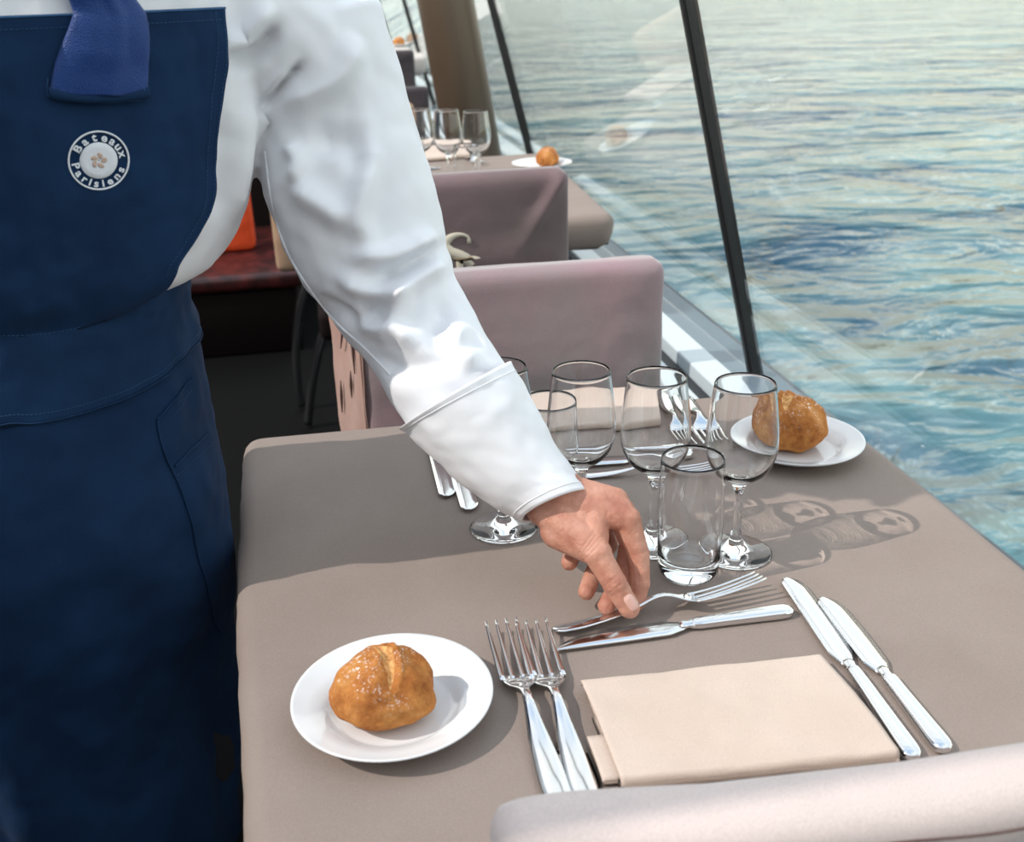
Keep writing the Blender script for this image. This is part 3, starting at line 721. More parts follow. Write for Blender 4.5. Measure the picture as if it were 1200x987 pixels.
mk_roll((q4.x-.02, q4.y, zt3+.0047), 'tiny distant bread roll far back on the third table', 21, 0)
Yd = near_r.y-.35
a = PY(477, 48, Yd); b = PY(428, 48, Yd)
dc = chair(((a.x+b.x)/2, Yd, .22), PI, 'dark grey high backed chair far back beside the white sleeve', a.x-b.x+.06, a.z-.262, .06, 'darkchair', seed=3, base_z=.40)
Yd2 = near_r.y-1.0
a = PY(499, 101, Yd2); b = PY(470, 101, Yd2)
chair(((a.x+b.x)/2-.02, Yd2, 0), PI, 'low dark chair back behind the left wine glass of the second table', a.x-b.x+.06, a.z, .06, 'darkchair', seed=5, base_z=.40)
#PERSON
# ------------------------------------------------------------------ the waiter
YAW = math.radians(20)
XL = V((math.cos(YAW), math.sin(YAW), 0)); YL = V((math.sin(YAW), -math.cos(YAW), 0))     # his left, his front
RZ = [.20, .45, .62, .73, .80, .88, .96, 1.00, 1.03, 1.06, 1.12, 1.20, 1.26, 1.30, 1.325, 1.345, 1.36]
RA = [.150, .150, .150, .158, .160, .157, .140, .120, .140, .154, .164, .170, .166, .145, .105, .070, .052]
RX = [-.298, -.300, -.303, -.291, -.289, -.288, -.274, -.255, -.236, -.228, -.213, -.203, -.198, -.195, -.192, -.190, -.188]
RB = [.120, .125, .135, .145, .150, .150, .142, .135, .138, .140, .138, .130, .115, .098, .080, .062, .052]
RY = [.985, .985, .985, .985, .985, .985, .985, .980, .975, .972, .965, .955, .945, .938, .932, .925, .92]
def Tp(th, z, off=0, ex=2.3):
    """surface of his trunk: th measured from his front towards his left"""
    a = smooth_interp(z, RZ, RA)+off; b = smooth_interp(z, RZ, RB)+off
    s_, c_ = math.sin(th), math.cos(th); e = 2/ex
    u = a*math.copysign(abs(s_)**e, s_); v = b*math.copysign(abs(c_)**e, c_)
    return V((smooth_interp(z, RZ, RX), smooth_interp(z, RZ, RY), z))+XL*u+YL*v
# a measuring surface and its inverse
NT, NZ = 180, 240
ZV = [lerp(.2, 1.36, i/NZ) for i in range(NZ+1)]
vv = []; ff = []
for z in ZV:
    for k in range(NT): vv.append(Tp(2*PI*k/NT, z))
for i in range(NZ):
    for k in range(NT): ff.append((i*NT+k, i*NT+(k+1) % NT, (i+1)*NT+(k+1) % NT, (i+1)*NT+k))
trunk_bvh = BVHTree.FromPolygons(vv, ff)
def on(x, y):                           # (angle, height) on the trunk at a sight line
    d = ray(x, y).normalized(); h = trunk_bvh.ray_cast(CAM, d)
    if h[0] is None: return None
    i, k = divmod(h[2], NT); k = k if k < NT/2 else k-NT
    return (2*PI*(k+.5)/NT, h[0].z)
def onl(l): return [q for q in (on(*p) for p in l) if q]
PERSON = thing('person', 'waiter in a navy bib apron, white shirt and blue tie leaning to place a fork', 'person', (-.28, .98, 0))
PL = V(PERSON.location)
def pobj(name, bm, m, parent=None, **k):
    for v in bm.verts: v.co -= PL
    return obj(name, bm, m, parent or PERSON, **k)
def fold(th, z, amp, sx=4, sz=7, seed=0): return amp*fbm((math.sin(th)*sx*.5+seed, math.cos(th)*sx*.5, z*sz), 1, 3)

# --- body: head, neck, trunk, legs, arms, hands in one mesh
def rows_loft(bm, z0, z1, off, n=40, nt=64):
    grid(bm, [[Tp(2*PI*k/nt, lerp(z0, z1, i/n), off) for k in range(nt)] for i in range(n+1)], closed_u=True, cap=True)
bm = BM()
rows_loft(bm, .80, 1.355, -.022)
nb = V((-.188, .915, 1.33)); hd = V((-.165, .865, 1.47))
capsule(bm, nb, hd-V((0, 0, .02)), .046, .046, 20)
W_ = V((.160, .786, .846))
sho = V((-.02, .985, 1.205)); elb = (PY(382, 365, .922)+PY(527, 316, .922))/2; mfa = (PY(470, 500, .855)+PY(595, 435, .855))/2
capsule(bm, sho, elb, .034, .030, 20); capsule(bm, elb, mfa, .032, .026, 20); capsule(bm, mfa, W_, .026, .018, 20)
rsh = V((-.345, .90, 1.235)); rel = V((-.43, .93, 1.03)); rwr = V((-.42, .80, .86))
capsule(bm, rsh, rel, .045, .034, 20); capsule(bm, rel, rwr, .034, .023, 20)
for s in (-1, 1):
    hip = V((-.28, .985, .80))+XL*s*.07; kn = V((-.285, .97, .44))+XL*s*.075; an = V((-.285, .99, .09))+XL*s*.075
    capsule(bm, hip, kn, .070, .050, 20); capsule(bm, kn, an, .050, .035, 20)
# head
g = bmesh.ops.create_uvsphere(bm, u_segments=48, v_segments=32, radius=1)
fw = V((.35, -.90, -.28)).normalized(); sd_ = V((fw.y, -fw.x, 0)).normalized()*-1; upv = sd_.cross(fw)*-1
if upv.z < 0: upv = -upv
for v in g['verts']:
    d = v.co.copy(); k = 1-.22*max(0, -d.z)**1.5*(1 if d.x < .2 else .6)
    v.co = hd+fw*(d.x*.090*(1 if d.z > -.3 else 1.02))+sd_*(d.y*.070*k)+upv*(d.z*.108)
capsule(bm, hd+fw*.084+upv*.012, hd+fw*.104-upv*.022, .008, .013, 12)
capsule(bm, hd+fw*.083-upv*.052-sd_*.016, hd+fw*.083-upv*.052+sd_*.016, .0075, .0075, 12)
for s in (-1, 1):
    capsule(bm, hd+sd_*s*.071+upv*.012-fw*.005, hd+sd_*s*.069-upv*.018-fw*.002, .013, .009, 12)
    capsule(bm, hd+fw*.078+sd_*s*.016+upv*.026, hd+fw*.070+sd_*s*.044+upv*.026, .009, .008, 12)
body = pobj('body', bm, M['skin'])
body.modifiers.new('remesh', 'REMESH').mode = 'VOXEL'; body.modifiers['remesh'].voxel_size = .005
sm = body.modifiers.new('smooth', 'SMOOTH'); sm.iterations = 5
apply_mods(body)
# --- the hand, fine: built from tapered joints, fused, smoothed
def hand_bm(J):
    bm = BM()
    for a, b, ra, rb, *r in J: capsule(bm, a, b, ra, rb, 18, *(r or []))
    return bm
def PYv(x, y, Y): return PY(x, y, Y)
wr = V((.160, .786, .846)); fa = lerp(wr, mfa, .55)
iM, iP, iD, iT = PY(735, 608, .748), PY(748, 650, .738), PY(750, 683, .728), PY(745, 706, .7215)
mM = V((.226, .766, .836)); mP = V((.2375, .757, .797)); mD = V((.225, .742, .772)); mT = PZ(711, 710, .7635)
rM = V((.213, .784, .828)); rP = V((.2225, .778, .788)); rD = V((.205, .759, .772)); rT = PZ(687, 694, .768)
kM = V((.197, .796, .818)); kP = V((.204, .795, .786)); kD = V((.190, .778, .780)); kT = PZ(667, 660, .783)
tC, tM, tI, tT = PY(655, 622, .762), PY(699, 648, .728), PY(720, 684, .712), PY(738, 713, .7035)
J = [(fa, wr, .014, .0205), (wr, lerp(wr, mM, .3), .0220, .023)]
ct = lerp(wr, mM, .12)
for mc, r0, r1 in ((iM, .0165, .0118), (mM, .017, .0122), (rM, .0165, .0115), (kM, .0155, .0105)):
    st = lerp(ct, mc, .15)+(mc-mM)*.25; J += [(st, mc, r0, r1)]
J += [(lerp(iM, mM, .5), lerp(wr, lerp(iM, mM, .5), .3), .0118, .018), (lerp(rM, mM, .5), lerp(wr, lerp(rM, mM, .5), .3), .0118, .018), (lerp(rM, kM, .5), lerp(wr, lerp(rM, kM, .5), .3), .0112, .016)]
pdir = V((-.35, -.25, -.9)).normalized()
J += [(lerp(wr, mM, .35)+pdir*.012, mM+pdir*.010-(mM-wr)*.12, .016, .012), (lerp(wr, rM, .4)+pdir*.012, rM+pdir*.008-(rM-wr)*.15, .016, .012)]
for a, b, c, d, r in ((iM, iP, iD, iT, .0098), (mM, mP, mD, mT, .0098), (rM, rP, rD, rT, .0092), (kM, kP, kD, kT, .0090)):
    J += [(a, b, r*1.12, r*.98), (b, c, r*.99, r*.86), (c, d, r*.88, r*.80), (b, b+(b-a)*.01, r*1.03, r*1.03), (c, c+(c-b)*.01, r*.92, r*.92)]
J += [(tC, tM, .0165, .0118), (tM, tI, .0118, .0100), (tI, tT, .0102, .0088), (lerp(wr, tC, .4), tM, .018, .0120), (tM, tM+(tM-tC)*.02, .0125, .0125), (tI, tI+(tI-tM)*.02, .0108, .0108)]
J += [(tM, lerp(iM, wr, .35), .010, .013), (lerp(tM, tC, .4), lerp(iM, wr, .5), .012, .013), (lerp(tM, tC, .6), lerp(mM, wr, .5), .012, .014)]
# extensor tendons
bm = hand_bm(J)
nrm = (iM-wr).cross(rM-wr).normalized()
if nrm.z < 0: nrm = -nrm
for mc, hgt in ((iM, .0068), (mM, .0066)):
    capsule(bm, lerp(wr, mc, .35)+nrm*.0155, mc+nrm*(.0092), .0028, .0034, 10)
hand = pobj('hand', bm, M['skin'])
md = hand.modifiers.new('remesh', 'REMESH'); md.mode = 'VOXEL'; md.voxel_size = .0011
md = hand.modifiers.new('smooth', 'SMOOTH'); md.iterations = 14; md.factor = .5
apply_mods(hand)
# knuckle creases and veins, pressed into the surface
def creases(o, lines, depth=.0010, wd=.0007):
    me = o.data; NR = [v.normal.copy() for v in me.vertices]
    for vi, v in enumerate(me.vertices):
        if v.co.x+PL.x < .17: continue
        p = v.co+PL; d = 0
        for a, ax, rad, k in lines:
            q = p-a
            if q.length < rad:
                t = q.dot(ax); per = math.exp(-(t/wd)**2)*(1-(q.length/rad)**2); d += k*per
        v.co -= NR[vi]*(depth*d+.00030*fbm((p.x*260, p.y*260, p.z*200), 1, 3)+.00045*noise.noise(p*110))
L = []
for a, b, c, n in ((tM, tI, tT, 5), ):
    ax = (c-a).normalized()
    for k in range(n): L.append((b+ax*(k-(n-1)/2)*.0021, (ax+V((.1, .2*math.sin(k), .1))).normalized(), .0125, .9 if k % 2 else .6))
ax = (tI-tM).normalized()
for k in range(4): L.append((tM-ax*(.004+.0028*k)+V((-.003, -.004, 0)), (ax+V((.35, 0, .1*k))).normalized(), .015, .8))
for a, b, c in ((iM, iP, iD), (iP, iD, iT), (mM, mP, mD), (mP, mD, mT), (rP, rD, rT)):
    ax = (c-a).normalized()
    for k in (-1, 0, 1): L.append((b+ax*k*.0020, ax, .0115, .8 if k == 0 else .5))
L.append((iM+V((.004, -.002, -.013)), V((.3, .1, .9)).normalized(), .012, 1.3))
creases(hand, L)
# join the fine hand into the body: one figure
bh = bmesh.new(); bh.from_mesh(body.data)
# remove coarse forearm end inside the cuff
dele = [v for v in bh.verts if (v.co+PL).x > .135 and (v.co+PL).z < .95]
bmesh.ops.delete(bh, geom=dele, context='VERTS'); bh.from_mesh(hand.data)
# right hand (out of frame): resting beside his hip
bt2 = bmesh.new(); rw = rwr; 
dn = V((.1, -.5, -.85)).normalized(); sdv = V((.9, .3, 0)).normalized()
for k, (o_, ln, r) in enumerate(((-.024, .062, .0075), (-.008, .074, .0085), (.008, .080, .009), (.024, .072, .0085))):
    b0 = rw+dn*.075+sdv*o_; capsule(bt2, rw+dn*.01+sdv*o_*.4, b0, .017, .012, 14); b1 = b0+dn*ln*.55; capsule(bt2, b0, b1, r*1.1, r, 14); capsule(bt2, b1, b1+(dn+V((.1, .35, 0))).normalized()*ln*.45, r, r*.8, 14)
capsule(bt2, rw+dn*.02+sdv*.02, rw+dn*.055+sdv*.05, .015, .011, 14); capsule(bt2, rw+dn*.055+sdv*.05, rw+dn*.085+sdv*.055, .010, .008, 14)
h2 = pobj('hand_rest', bt2, M['skin']); md = h2.modifiers.new('remesh', 'REMESH'); md.mode = 'VOXEL'; md.voxel_size = .0025
md = h2.modifiers.new('smooth', 'SMOOTH'); md.iterations = 5; apply_mods(h2)
bh.from_mesh(h2.data); bh.to_mesh(body.data); bh.free(); body.data.polygons.foreach_set('use_smooth', [True]*len(body.data.polygons))
for o in (hand, h2): bpy.data.objects.remove(o)
body_bvh = BVHTree.FromObject(body, bpy.context.evaluated_depsgraph_get())
# thumb nail
def nail(path_px, up_px):
    bm = BM(); rows = []
    tip = V(path_px[1]); root = V(path_px[0]); nn = 12
    for i in range(nn+1):
        v = i/nn; cx_, cy_ = lerp(root.x, tip.x, v), lerp(root.y, tip.y, v); hw = up_px*(1-.35*abs(2*v-1)**4)
        dx, dy = (tip-root).normalized(); r = []
        for k in range(nn+1):
            u = -1+2*k/nn; x, y = cx_-dy*hw*u, cy_+dx*hw*u
            d = ray(x, y).normalized(); h = body_bvh.ray_cast(CAM-PL, d)
            if h[0] is None: return None
            e = min(1, 2.5*(1-abs(u)))*min(1, 4*(v if v < .5 else 1-v)+.2)
            r.append(h[0]+PL+h[1]*(.0002+.0005*e))
        rows.append(r)
    grid(bm, rows); return bm
nb_ = nail(((734, 698), (745, 714)), 6.2)
if nb_: pobj('fingernail', nb_, M['nail'])
# hair
bm = BM(); g = bmesh.ops.create_uvsphere(bm, u_segments=48, v_segments=32, radius=1)
for v in g['verts']:
    d = v.co.copy(); v.co = hd-fw*.012+upv*.012+fw*(d.x*.092)+sd_*(d.y*.078)+upv*(d.z*.112)+d*.004*fbm(d*6)
bmesh.ops.bisect_plane(bm, geom=bm.verts[:]+bm.edges[:]+bm.faces[:], plane_co=hd+upv*.035+fw*.03, plane_no=(fw*.75-upv*.55).normalized(), clear_outer=True)
pobj('hair', bm, M['hair'])
for s in (-1, 1):
    bm = BM(); g = bmesh.ops.create_uvsphere(bm, u_segments=16, v_segments=12, radius=.0095)
    for v in g['verts']: v.co += hd+fw*.0715+sd_*s*.030+upv*.008
    e = pobj('eye', bm, M['porcelain']); bm = BM(); g = bmesh.ops.create_uvsphere(bm, u_segments=12, v_segments=8, radius=.0046)
    for v in g['verts']: v.co += hd+fw*.0772+sd_*s*.030+upv*.006
    for v in bm.verts: v.co -= PL
    obj('iris', bm, M['hair'], e)

# --- shirt: trunk and both sleeves fused
sec = [((272, 60), (440, 0), .985), ((289, 105), (462, 65), .98), ((306, 165), (480, 130), .975), ((312, 225), (499, 190), .962), ((332, 283), (512, 245), .948), ((352, 322), (516, 282), .935), ((382, 365), (527, 316), .922), ((412, 400), (547, 355), .905), ((443, 440), (569, 398), .875), ((465, 474), (590, 432), .853), ((492, 515), (606, 458), .837)]
def sleeve_rows(sec, n, m, amp, seed):
    A = [PY(*s[0], s[2]) for s in sec]; B = [PY(*s[1], s[2]) for s in sec]
    Cn = [(a+b)/2 for a, b in zip(A, B)]; Wd = [(b-a)/2 for a, b in zip(A, B)]
    cs = spline([tuple(c) for c in Cn], n); ws = spline_like(Wd, Cn, n); rows = []
    for i in range(n):
        t_ = (cs[min(i+1, n-1)]-cs[max(i-1, 0)]).normalized(); w0_ = ws[i]; hw = w0_.length
        dp = t_.cross(w0_).normalized(); r = []
        for k in range(m):
            a_ = 2*PI*k/m; r.append((cs[i], w0_.normalized(), dp, hw, a_, i/(n-1)))
        rows.append(r)
    return rows
def spline_like(vals, ctr, n):
    d = [0]
    for a, b in zip(ctr, ctr[1:]): d.append(d[-1]+(b-a).length)
    return [V([smooth_interp(d[-1]*i/(n-1), d, [v[k] for v in vals]) for k in range(3)]) for i in range(n)]
bm = BM()
n_ = 60; nt_ = 72
rws = []
for i in range(n_+1):
    z = lerp(.985, 1.345, i/n_)
    rws.append([Tp(2*PI*k/nt_, z, .002-.022*max(0, (1.028-z)/.043)) for k in range(nt_)])
grid(bm, rws, closed_u=True, cap=True)
# shoulder yoke
shL = V((-.035, .945, 1.245))
capsule(bm, V((-.19, .945, 1.275)), V((-.05, .965, 1.24)), .062, .060, 28)
capsule(bm, V((-.19, .945, 1.275)), V((-.335, .90, 1.235)), .062, .060, 28)
capsule(bm, V((-.05, .965, 1.24)), V((.012, .98, 1.19)), .060, .064, 28)
SR = sleeve_rows(sec, 110, 64, 0, 0)
rr_ = []
for r in SR: rr_.append([c+wd*(hw+.003)*math.cos(a)+dp*(hw*.88+.003)*math.sin(a) for c, wd, dp, hw, a, s in r])
grid(bm, rr_, closed_u=True, cap=True)
rs_ = spline([rsh, (rsh+rel)/2, rel, (rel+rwr)/2, rwr], 40); tube(bm, rs_, [lerp(.066, .042, i/39) for i in range(40)], 32)
# collar band
tube(bm, [nb+V((0, 0, -.02)), nb+V((0.002, -.003, .03))], .056, 32)
shirt = pobj('shirt', bm, M['shirt'])
md = shirt.modifiers.new('remesh', 'REMESH'); md.mode = 'VOXEL'; md.voxel_size = .0032
md = shirt.modifiers.new('smooth', 'SMOOTH'); md.iterations = 8; md.factor = .5
apply_mods(shirt)
# cloth folds: ridges given where they run, plus soft crumple
def ridge_field():
    R = []
    def add(px, h, wd): # px: list of (x,y,Y)
        pts = spline([tuple(PY(*p)) for p in px], 10); R.append((pts, h, wd))
    # (x, y, depth) of folds that the sleeve shows
    add([(345, 75, .9), (310, 120, .9), (300, 160, .9)], .006, .006)
    add([(300, 130, .9), (330, 100, .9), (355, 75, .9)], -.009, .005)
    add([(330, 125, .88), (395, 90, .88), (420, 40, .88)], .006, .012)
    add([(345, 215, .87), (380, 240, .87), (410, 265, .87)], .007, .011)
    add([(335, 165, .88), (352, 190, .88), (345, 215, .88)], .006, .008)
    add([(360, 165, .86), (415, 168, .86), (428, 210, .86)], -.006, .013)
    add([(425, 150, .86), (430, 200, .86), (420, 260, .86), (440, 290, .86)], .007, .011)
    add([(515, 290, .86), (470, 315, .86), (435, 335, .86)], -.009, .007)
    add([(510, 278, .86), (460, 300, .86), (410, 300, .86)], .007, .009)
    add([(520, 310, .86), (480, 335, .86), (450, 360, .86)], .007, .009)
    add([(395, 320, .85), (430, 340, .85), (470, 345, .85), (475, 365, .85)], .006, .008)
    add([(375, 350, .86), (415, 372, .86), (450, 368, .85)], -.006, .008)
    add([(410, 362, .85), (440, 385, .85), (470, 395, .84)], .006, .008)
    add([(475, 345, .84), (465, 380, .84), (490, 410, .84)], .006, .009)
    add([(530, 350, .84), (510, 385, .84), (520, 415, .84)], -.005, .010)
    add([(540, 380, .83), (535, 410, .83), (560, 430, .83)], .005, .009)
    add([(430, 410, .85), (465, 430, .84), (510, 425, .83), (550, 410, .82)], -.004, .010)
    add([(260, 60, .86), (290, 40, .86), (320, 5, .86)], .007, .008)
    add([(265, 75, .86), (300, 62, .86), (325, 30, .86)], -.007, .008)
    add([(296, 100, .86), (285, 160, .86), (275, 220, .86), (262, 262, .86)], .005, .008)
    add([(262, 130, .86), (262, 200, .86), (250, 260, .86)], -.004, .009)
    return R
RF = ridge_field(); me = shirt.data
seg = []
for pts, h, wd in RF:
    # ridges act along the line of sight to the place they were measured at
    seg.append(([(p-CAM).normalized() for p in pts], h, wd/((pts[0]-CAM).length)))
NRM = [v.normal.copy() for v in me.vertices]
for vi, v in enumerate(me.vertices):
    p = v.co+PL; n = NRM[vi]
    amp = .0022*fbm(p, 16, 3)+.0016*fbm((p.x*30, p.y*30, p.z*18), 1, 2)
    if n.dot((CAM-p).normalized()) > -.3 and p.x > -.16:
        d = (p-CAM).normalized()
        for ds, h, wa in seg:
            if (d-ds[5]).length > .12: continue
            best = 9; bi = 0
            for i in range(9):
                a_ = ds[i]; ab = ds[i+1]-a_; t_ = max(0, min(1, (d-a_).dot(ab)/ab.dot(ab))); q_ = (a_+ab*t_-d).length
                if q_ < best: best = q_; bi = (i+t_)/9
            if best < 3*wa: amp += h*math.exp(-(best/(wa*.85))**2)*min(1, 4*bi+.15)*min(1, 4*(1-bi)+.15)*2.1
    v.co += n*amp
md = shirt.modifiers.new('smooth', 'SMOOTH'); md.iterations = 2; md.factor = .5; apply_mods(shirt)
# inner sleeve seam
sm_ = []
sp_ = [(302, 180), (310, 240), (325, 290), (350, 335), (385, 380), (420, 412), (448, 442)]
shirt_bvh = BVHTree.FromObject(shirt, bpy.context.evaluated_depsgraph_get())
def on_shirt(x, y, off=.0006):
    h = shirt_bvh.ray_cast(CAM-PL, ray(x, y).normalized())
    return None if h[0] is None else h[0]+PL+h[1]*off
pts = [on_shirt(*p) for p in [(p[0]+9, p[1]-3) for p in [tuple(q) for q in spline([V(s) for s in sp_], 60)]]]
pts = [p for p in pts if p]
if len(pts) > 20:
    bm = BM(); tube(bm, pts, .0011, 6); obj_ = pobj('sleeve_seam', bm, M['shirt'])
# --- cuff: a turned-back double cuff
csec = [((470, 502), (598, 424), .838), ((478, 506), (606, 440), .834), ((505, 533), (624, 470), .822), ((548, 572), (646, 515), .803), ((585, 597), (670, 549), .788), ((610, 610), (688, 576), .775)]
cr = sleeve_rows(csec, 60, 80, 0, 0); oc = []; ic = []
for i, r in enumerate(cr):
    o_, n2_ = [], []
    for c, wd, dp, hw, a, s in r:
        k = 1+.0+.035*noise.noise(V((math.cos(a)*2, math.sin(a)*2, s*5)))+.02*noise.noise(V((math.cos(a)*5+3, math.sin(a)*5, s*9)))
        sh = 1.05
        lapped = .0022 if a % (2*PI) > PI*1.15 and a % (2*PI) < PI*1.5 else 0
        o_.append(c+wd*(hw+.001)*k*math.cos(a)+dp*((hw+.001)*sh*k+lapped)*math.sin(a)); n2_.append(c+wd*(hw-.0025)*k*math.cos(a)+dp*(hw-.0025)*sh*k*math.sin(a))
    oc.append(o_); ic.append(n2_)
bm = BM(); grid(bm, oc+ic[::-1], closed_u=True, closed_v=True); cuff = pobj('cuff', bm, M['shirt'])
for j, fr in ((3, .05), (56, .93)):
    bm = BM(); rr2 = oc[j]; tube(bm, [p+(p-sum(rr2, V())/len(rr2)).normalized()*.0002 for p in rr2]+[rr2[0]], .0004, 5); 
    for v in bm.verts: v.co -= PL
    obj('stitch_line', bm, M['shirt'], cuff)

# --- apron
tc_ = on(118, 150); THC = tc_[0]
edge = onl([(258, 8), (256, 60), (252, 130), (247, 190), (238, 240), (222, 282), (205, 308), (196, 320)])
eT = [e[0] for e in edge][::-1]; eZ = [e[1] for e in edge][::-1]
seamT = onl([(5, 381), (60, 380), (100, 372), (140, 358), (175, 340), (197, 327)]); seamB = onl([(5, 487), (50, 485), (90, 478), (130, 465), (170, 445), (200, 420), (214, 404)])
def curve_fn(sq):
    xs = [q[0] for q in sq]; zs = [q[1] for q in sq]
    def f(th):
        if th > xs[-1]: return zs[-1]+(th-xs[-1])*.01
        c = xs[0]
        if th < c: th = min(2*c-th, xs[-1])
        return smooth_interp(th, xs, zs)
    return f
fT, fB = curve_fn(seamT), curve_fn(seamB)
ztop = eZ[-1]
def aprF(th, z, extra=0, band=False):
    zz = z; o_ = .007+extra
    if z < .86:
        k = min(1, (.86-z)/.25)
        o_ += k*(.006*math.sin(3.1*th+z*6)+.012*fbm((th*1.1+2, z*3.2, 1), 1.6, 2))
    if z > 1.0: o_ += .003*fbm((th*3, z*14, 4), 1, 3)
    else: o_ += .0025*fbm((th*4, z*20, 9), 1, 2)
    if band and z > .99: q = Tp(th, .99+(z-.99)*.45, o_); q.z = z; return q
    return Tp(th, z, o_)
def shell(bm, rows, thick=.002):
    # rows of points -> closed thin shell
    inn = []
    m2 = len(rows[0])
    for i, r in enumerate(rows):
        q = []
        for k in range(m2):
            a = rows[min(i+1, len(rows)-1)][k]-rows[max(i-1, 0)][k]; b = r[min(k+1, m2-1)]-r[max(k-1, 0)]
            q.append(r[k]-b.cross(a).normalized()*thick)
        inn.append(q)
    rings = [r+q[::-1] for r, q in zip(rows, inn)]
    grid(bm, rings, closed_u=True, cap=True)
rows = []
for i in range(90):
    v = i/89; r = []
    zmid = lerp(1.0, ztop, v); te = smooth_interp(zmid, eZ, eT); tl = 2*THC-te
    for k in range(120):
        th = lerp(tl, te, k/119); zb_ = fT(th)-.008; z = lerp(zb_, ztop, v)
        te2 = smooth_interp(max(z, eZ[0]), eZ, eT); th2 = lerp(2*THC-te2-.22, te2, k/119)
        z2 = lerp(fT(th2)-.008, ztop, v)
        r.append(aprF(th2, z2))
    rows.append(r)
bm = BM(); shell(bm, rows); bib = pobj('apron_bib', bm, M['apron'])
bibbvh_o = bib
TE = 2.6
rows = []
for i in range(30):
    v = i/29; rows.append([aprF(th, lerp(fB(th)-.004, fT(th), v), .0022, True) for th in [lerp(-TE, TE, k/160) for k in range(161)]])
bm = BM(); shell(bm, rows, .003); pobj('waistband', bm, M['band'])
rows = []
for i in range(110):
    v = i/109; rows.append([aprF(th, lerp(.36, fB(th), v)) for th in [lerp(-TE, TE, k/200) for k in range(201)]])
bm = BM(); shell(bm, rows, .002); skirt = pobj('apron_skirt', bm, M['apron'])
def tube_on(name, pts, r, m, extra, parent=None, dash=None, band=False):
    """seam or stitching on the apron; pts are (angle, height)"""
    P_ = spline([V(p) for p in pts], 80); P3 = [aprF(p[0], p[1], extra, band) for p in P_]
    bm = BM()
    if dash:
        tot = 0; acc = [P3[0]]
        for a, b in zip(P3, P3[1:]):
            L_ = (b-a).length; n = max(1, int(L_/.0005))
            for k in range(n): acc.append(lerp(a, b, (k+1)/n))
        per = int(.0034/.0005); on_ = int(.0022/.0005)
        for i in range(0, len(acc)-per, per): tube(bm, [acc[i], acc[min(i+on_, len(acc)-1)]], r, 5)
    else: tube(bm, P3, r, 6)
    return pobj(name, bm, m, parent)
ths = [lerp(-1.3, seamT[-1][0]+.25, k/30) for k in range(31)]
tube_on('band_seam', [(t_, fT(t_)) for t_ in ths], .0010, M['band'], .0025, None, None, True)
tube_on('stitching', [(t_, fT(t_)-.006) for t_ in ths], .00026, M['seam'], .0026, None, True, True)
thb = [lerp(-1.3, seamB[-1][0]+.35, k/30) for k in range(31)]
tube_on('band_seam', [(t_, fB(t_)-.003) for t_ in thb], .0007, M['band'], .003)
tube_on('stitching', [(t_, fB(t_)+.004) for t_ in thb], .00026, M['seam'], .0026, None, True)
ed = list(zip(eT, eZ))
for dt in (.018, .07): tube_on('stitching', [(t_-dt, z) for t_, z in ed], .00024, M['seam'], .0006, None, True)
tube_on('bib_hem', [(lerp(THC*2-eT[-1], eT[-1], k/20), ztop-.001) for k in range(21)], .0009, M['seam'], .0)
tube_on('stitching', [(lerp(THC*2-eT[-1], eT[-1]-.02, k/20), ztop-.009) for k in range(21)], .00024, M['seam'], .0006, None, True)
# side pocket
pk = lambda l: onl(l)
for nm, l in (('pocket_edge', [(177, 489), (195, 468), (215, 444), (233, 421)]), ('pocket_edge', [(196, 545), (215, 526), (235, 508), (249, 495)]), ('pocket_seam', [(178, 490), (183, 520), (198, 565), (212, 610), (225, 655), (236, 700), (245, 742)])):
    q_ = pk(l)
    if len(q_) > 2: tube_on(nm, q_, .0011, M['band'], .0012)
for l in ([(182, 499), (199, 479), (219, 455), (237, 432)], [(201, 556), (220, 537), (240, 517), (252, 507)]):
    q_ = pk(l)
    if len(q_) > 2: tube_on('stitching', q_, .00024, M['seam'], .0006, None, True)
# pocket panel: an extra layer of cloth
c_ = [on(178, 490), on(240, 415), on(198, 560), on(258, 545)]
# --- tie tucked into the bib
apr_bvh = BVHTree.FromObject(bib, bpy.context.evaluated_depsgraph_get())
def on_bib(x, y, off):
    h = apr_bvh.ray_cast(CAM-PL, ray(x, y).normalized())
    if h[0] is None: return Tp(*(on(x, max(y, 8)) or (THC, ztop)), .007+off)
    n_ = h[1] if h[1].dot(CAM-PL-h[0]) > 0 else -h[1]
    return h[0]+PL+n_*off
rows = []
lx = [(-45, 104), (0, 95), (30, 84), (75, 66), (106, 60)]; rx = [(-45, 158), (0, 164), (30, 169), (60, 171), (106, 169)]
for i in range(40):
    y = lerp(16, 107, i/39); xl_, xr_ = interp(y, [p[0] for p in lx], [p[1] for p in lx]), interp(y, [p[0] for p in rx], [p[1] for p in rx]); r = []
    for k in range(30):
        u = k/29; bul = .002+.0045*math.sin(u*PI)**.6*(1 if y < 60 else lerp(1, .5, (y-60)/47))+.002*math.exp(-((u-.62)/.10)**2)
        r.append(on_bib(lerp(xl_, xr_, u), y+3*math.sin(u*PI), bul))
    rows.append(r)
top = rows[0]; ext = []; c0 = sum(top, V())/30; z1 = 1.318
for j in range(16, 0, -1):
    t_ = j/16; z = lerp(c0.z, z1, t_); cq = Tp(lerp(THC, .05, t_), z, .010+.012*math.sin(t_*PI)); cq = c0.lerp(cq, min(1, t_*3))
    cq.z = z; k_ = lerp(1, .30, t_)
    ext.append([cq+(p-c0)*k_ for p in top])
bm = BM(); shell(bm, ext+rows, .0025); tie = pobj('tie', bm, M['tie'])
kc = Tp(.05, z1, .016); bm = BM(); capsule(bm, kc-V((0, 0, .008)), kc+V((0, 0, .012)), .012, .019, 20)
for v in bm.verts: v.co -= PL
obj('knot', bm, M['tie'], tie)
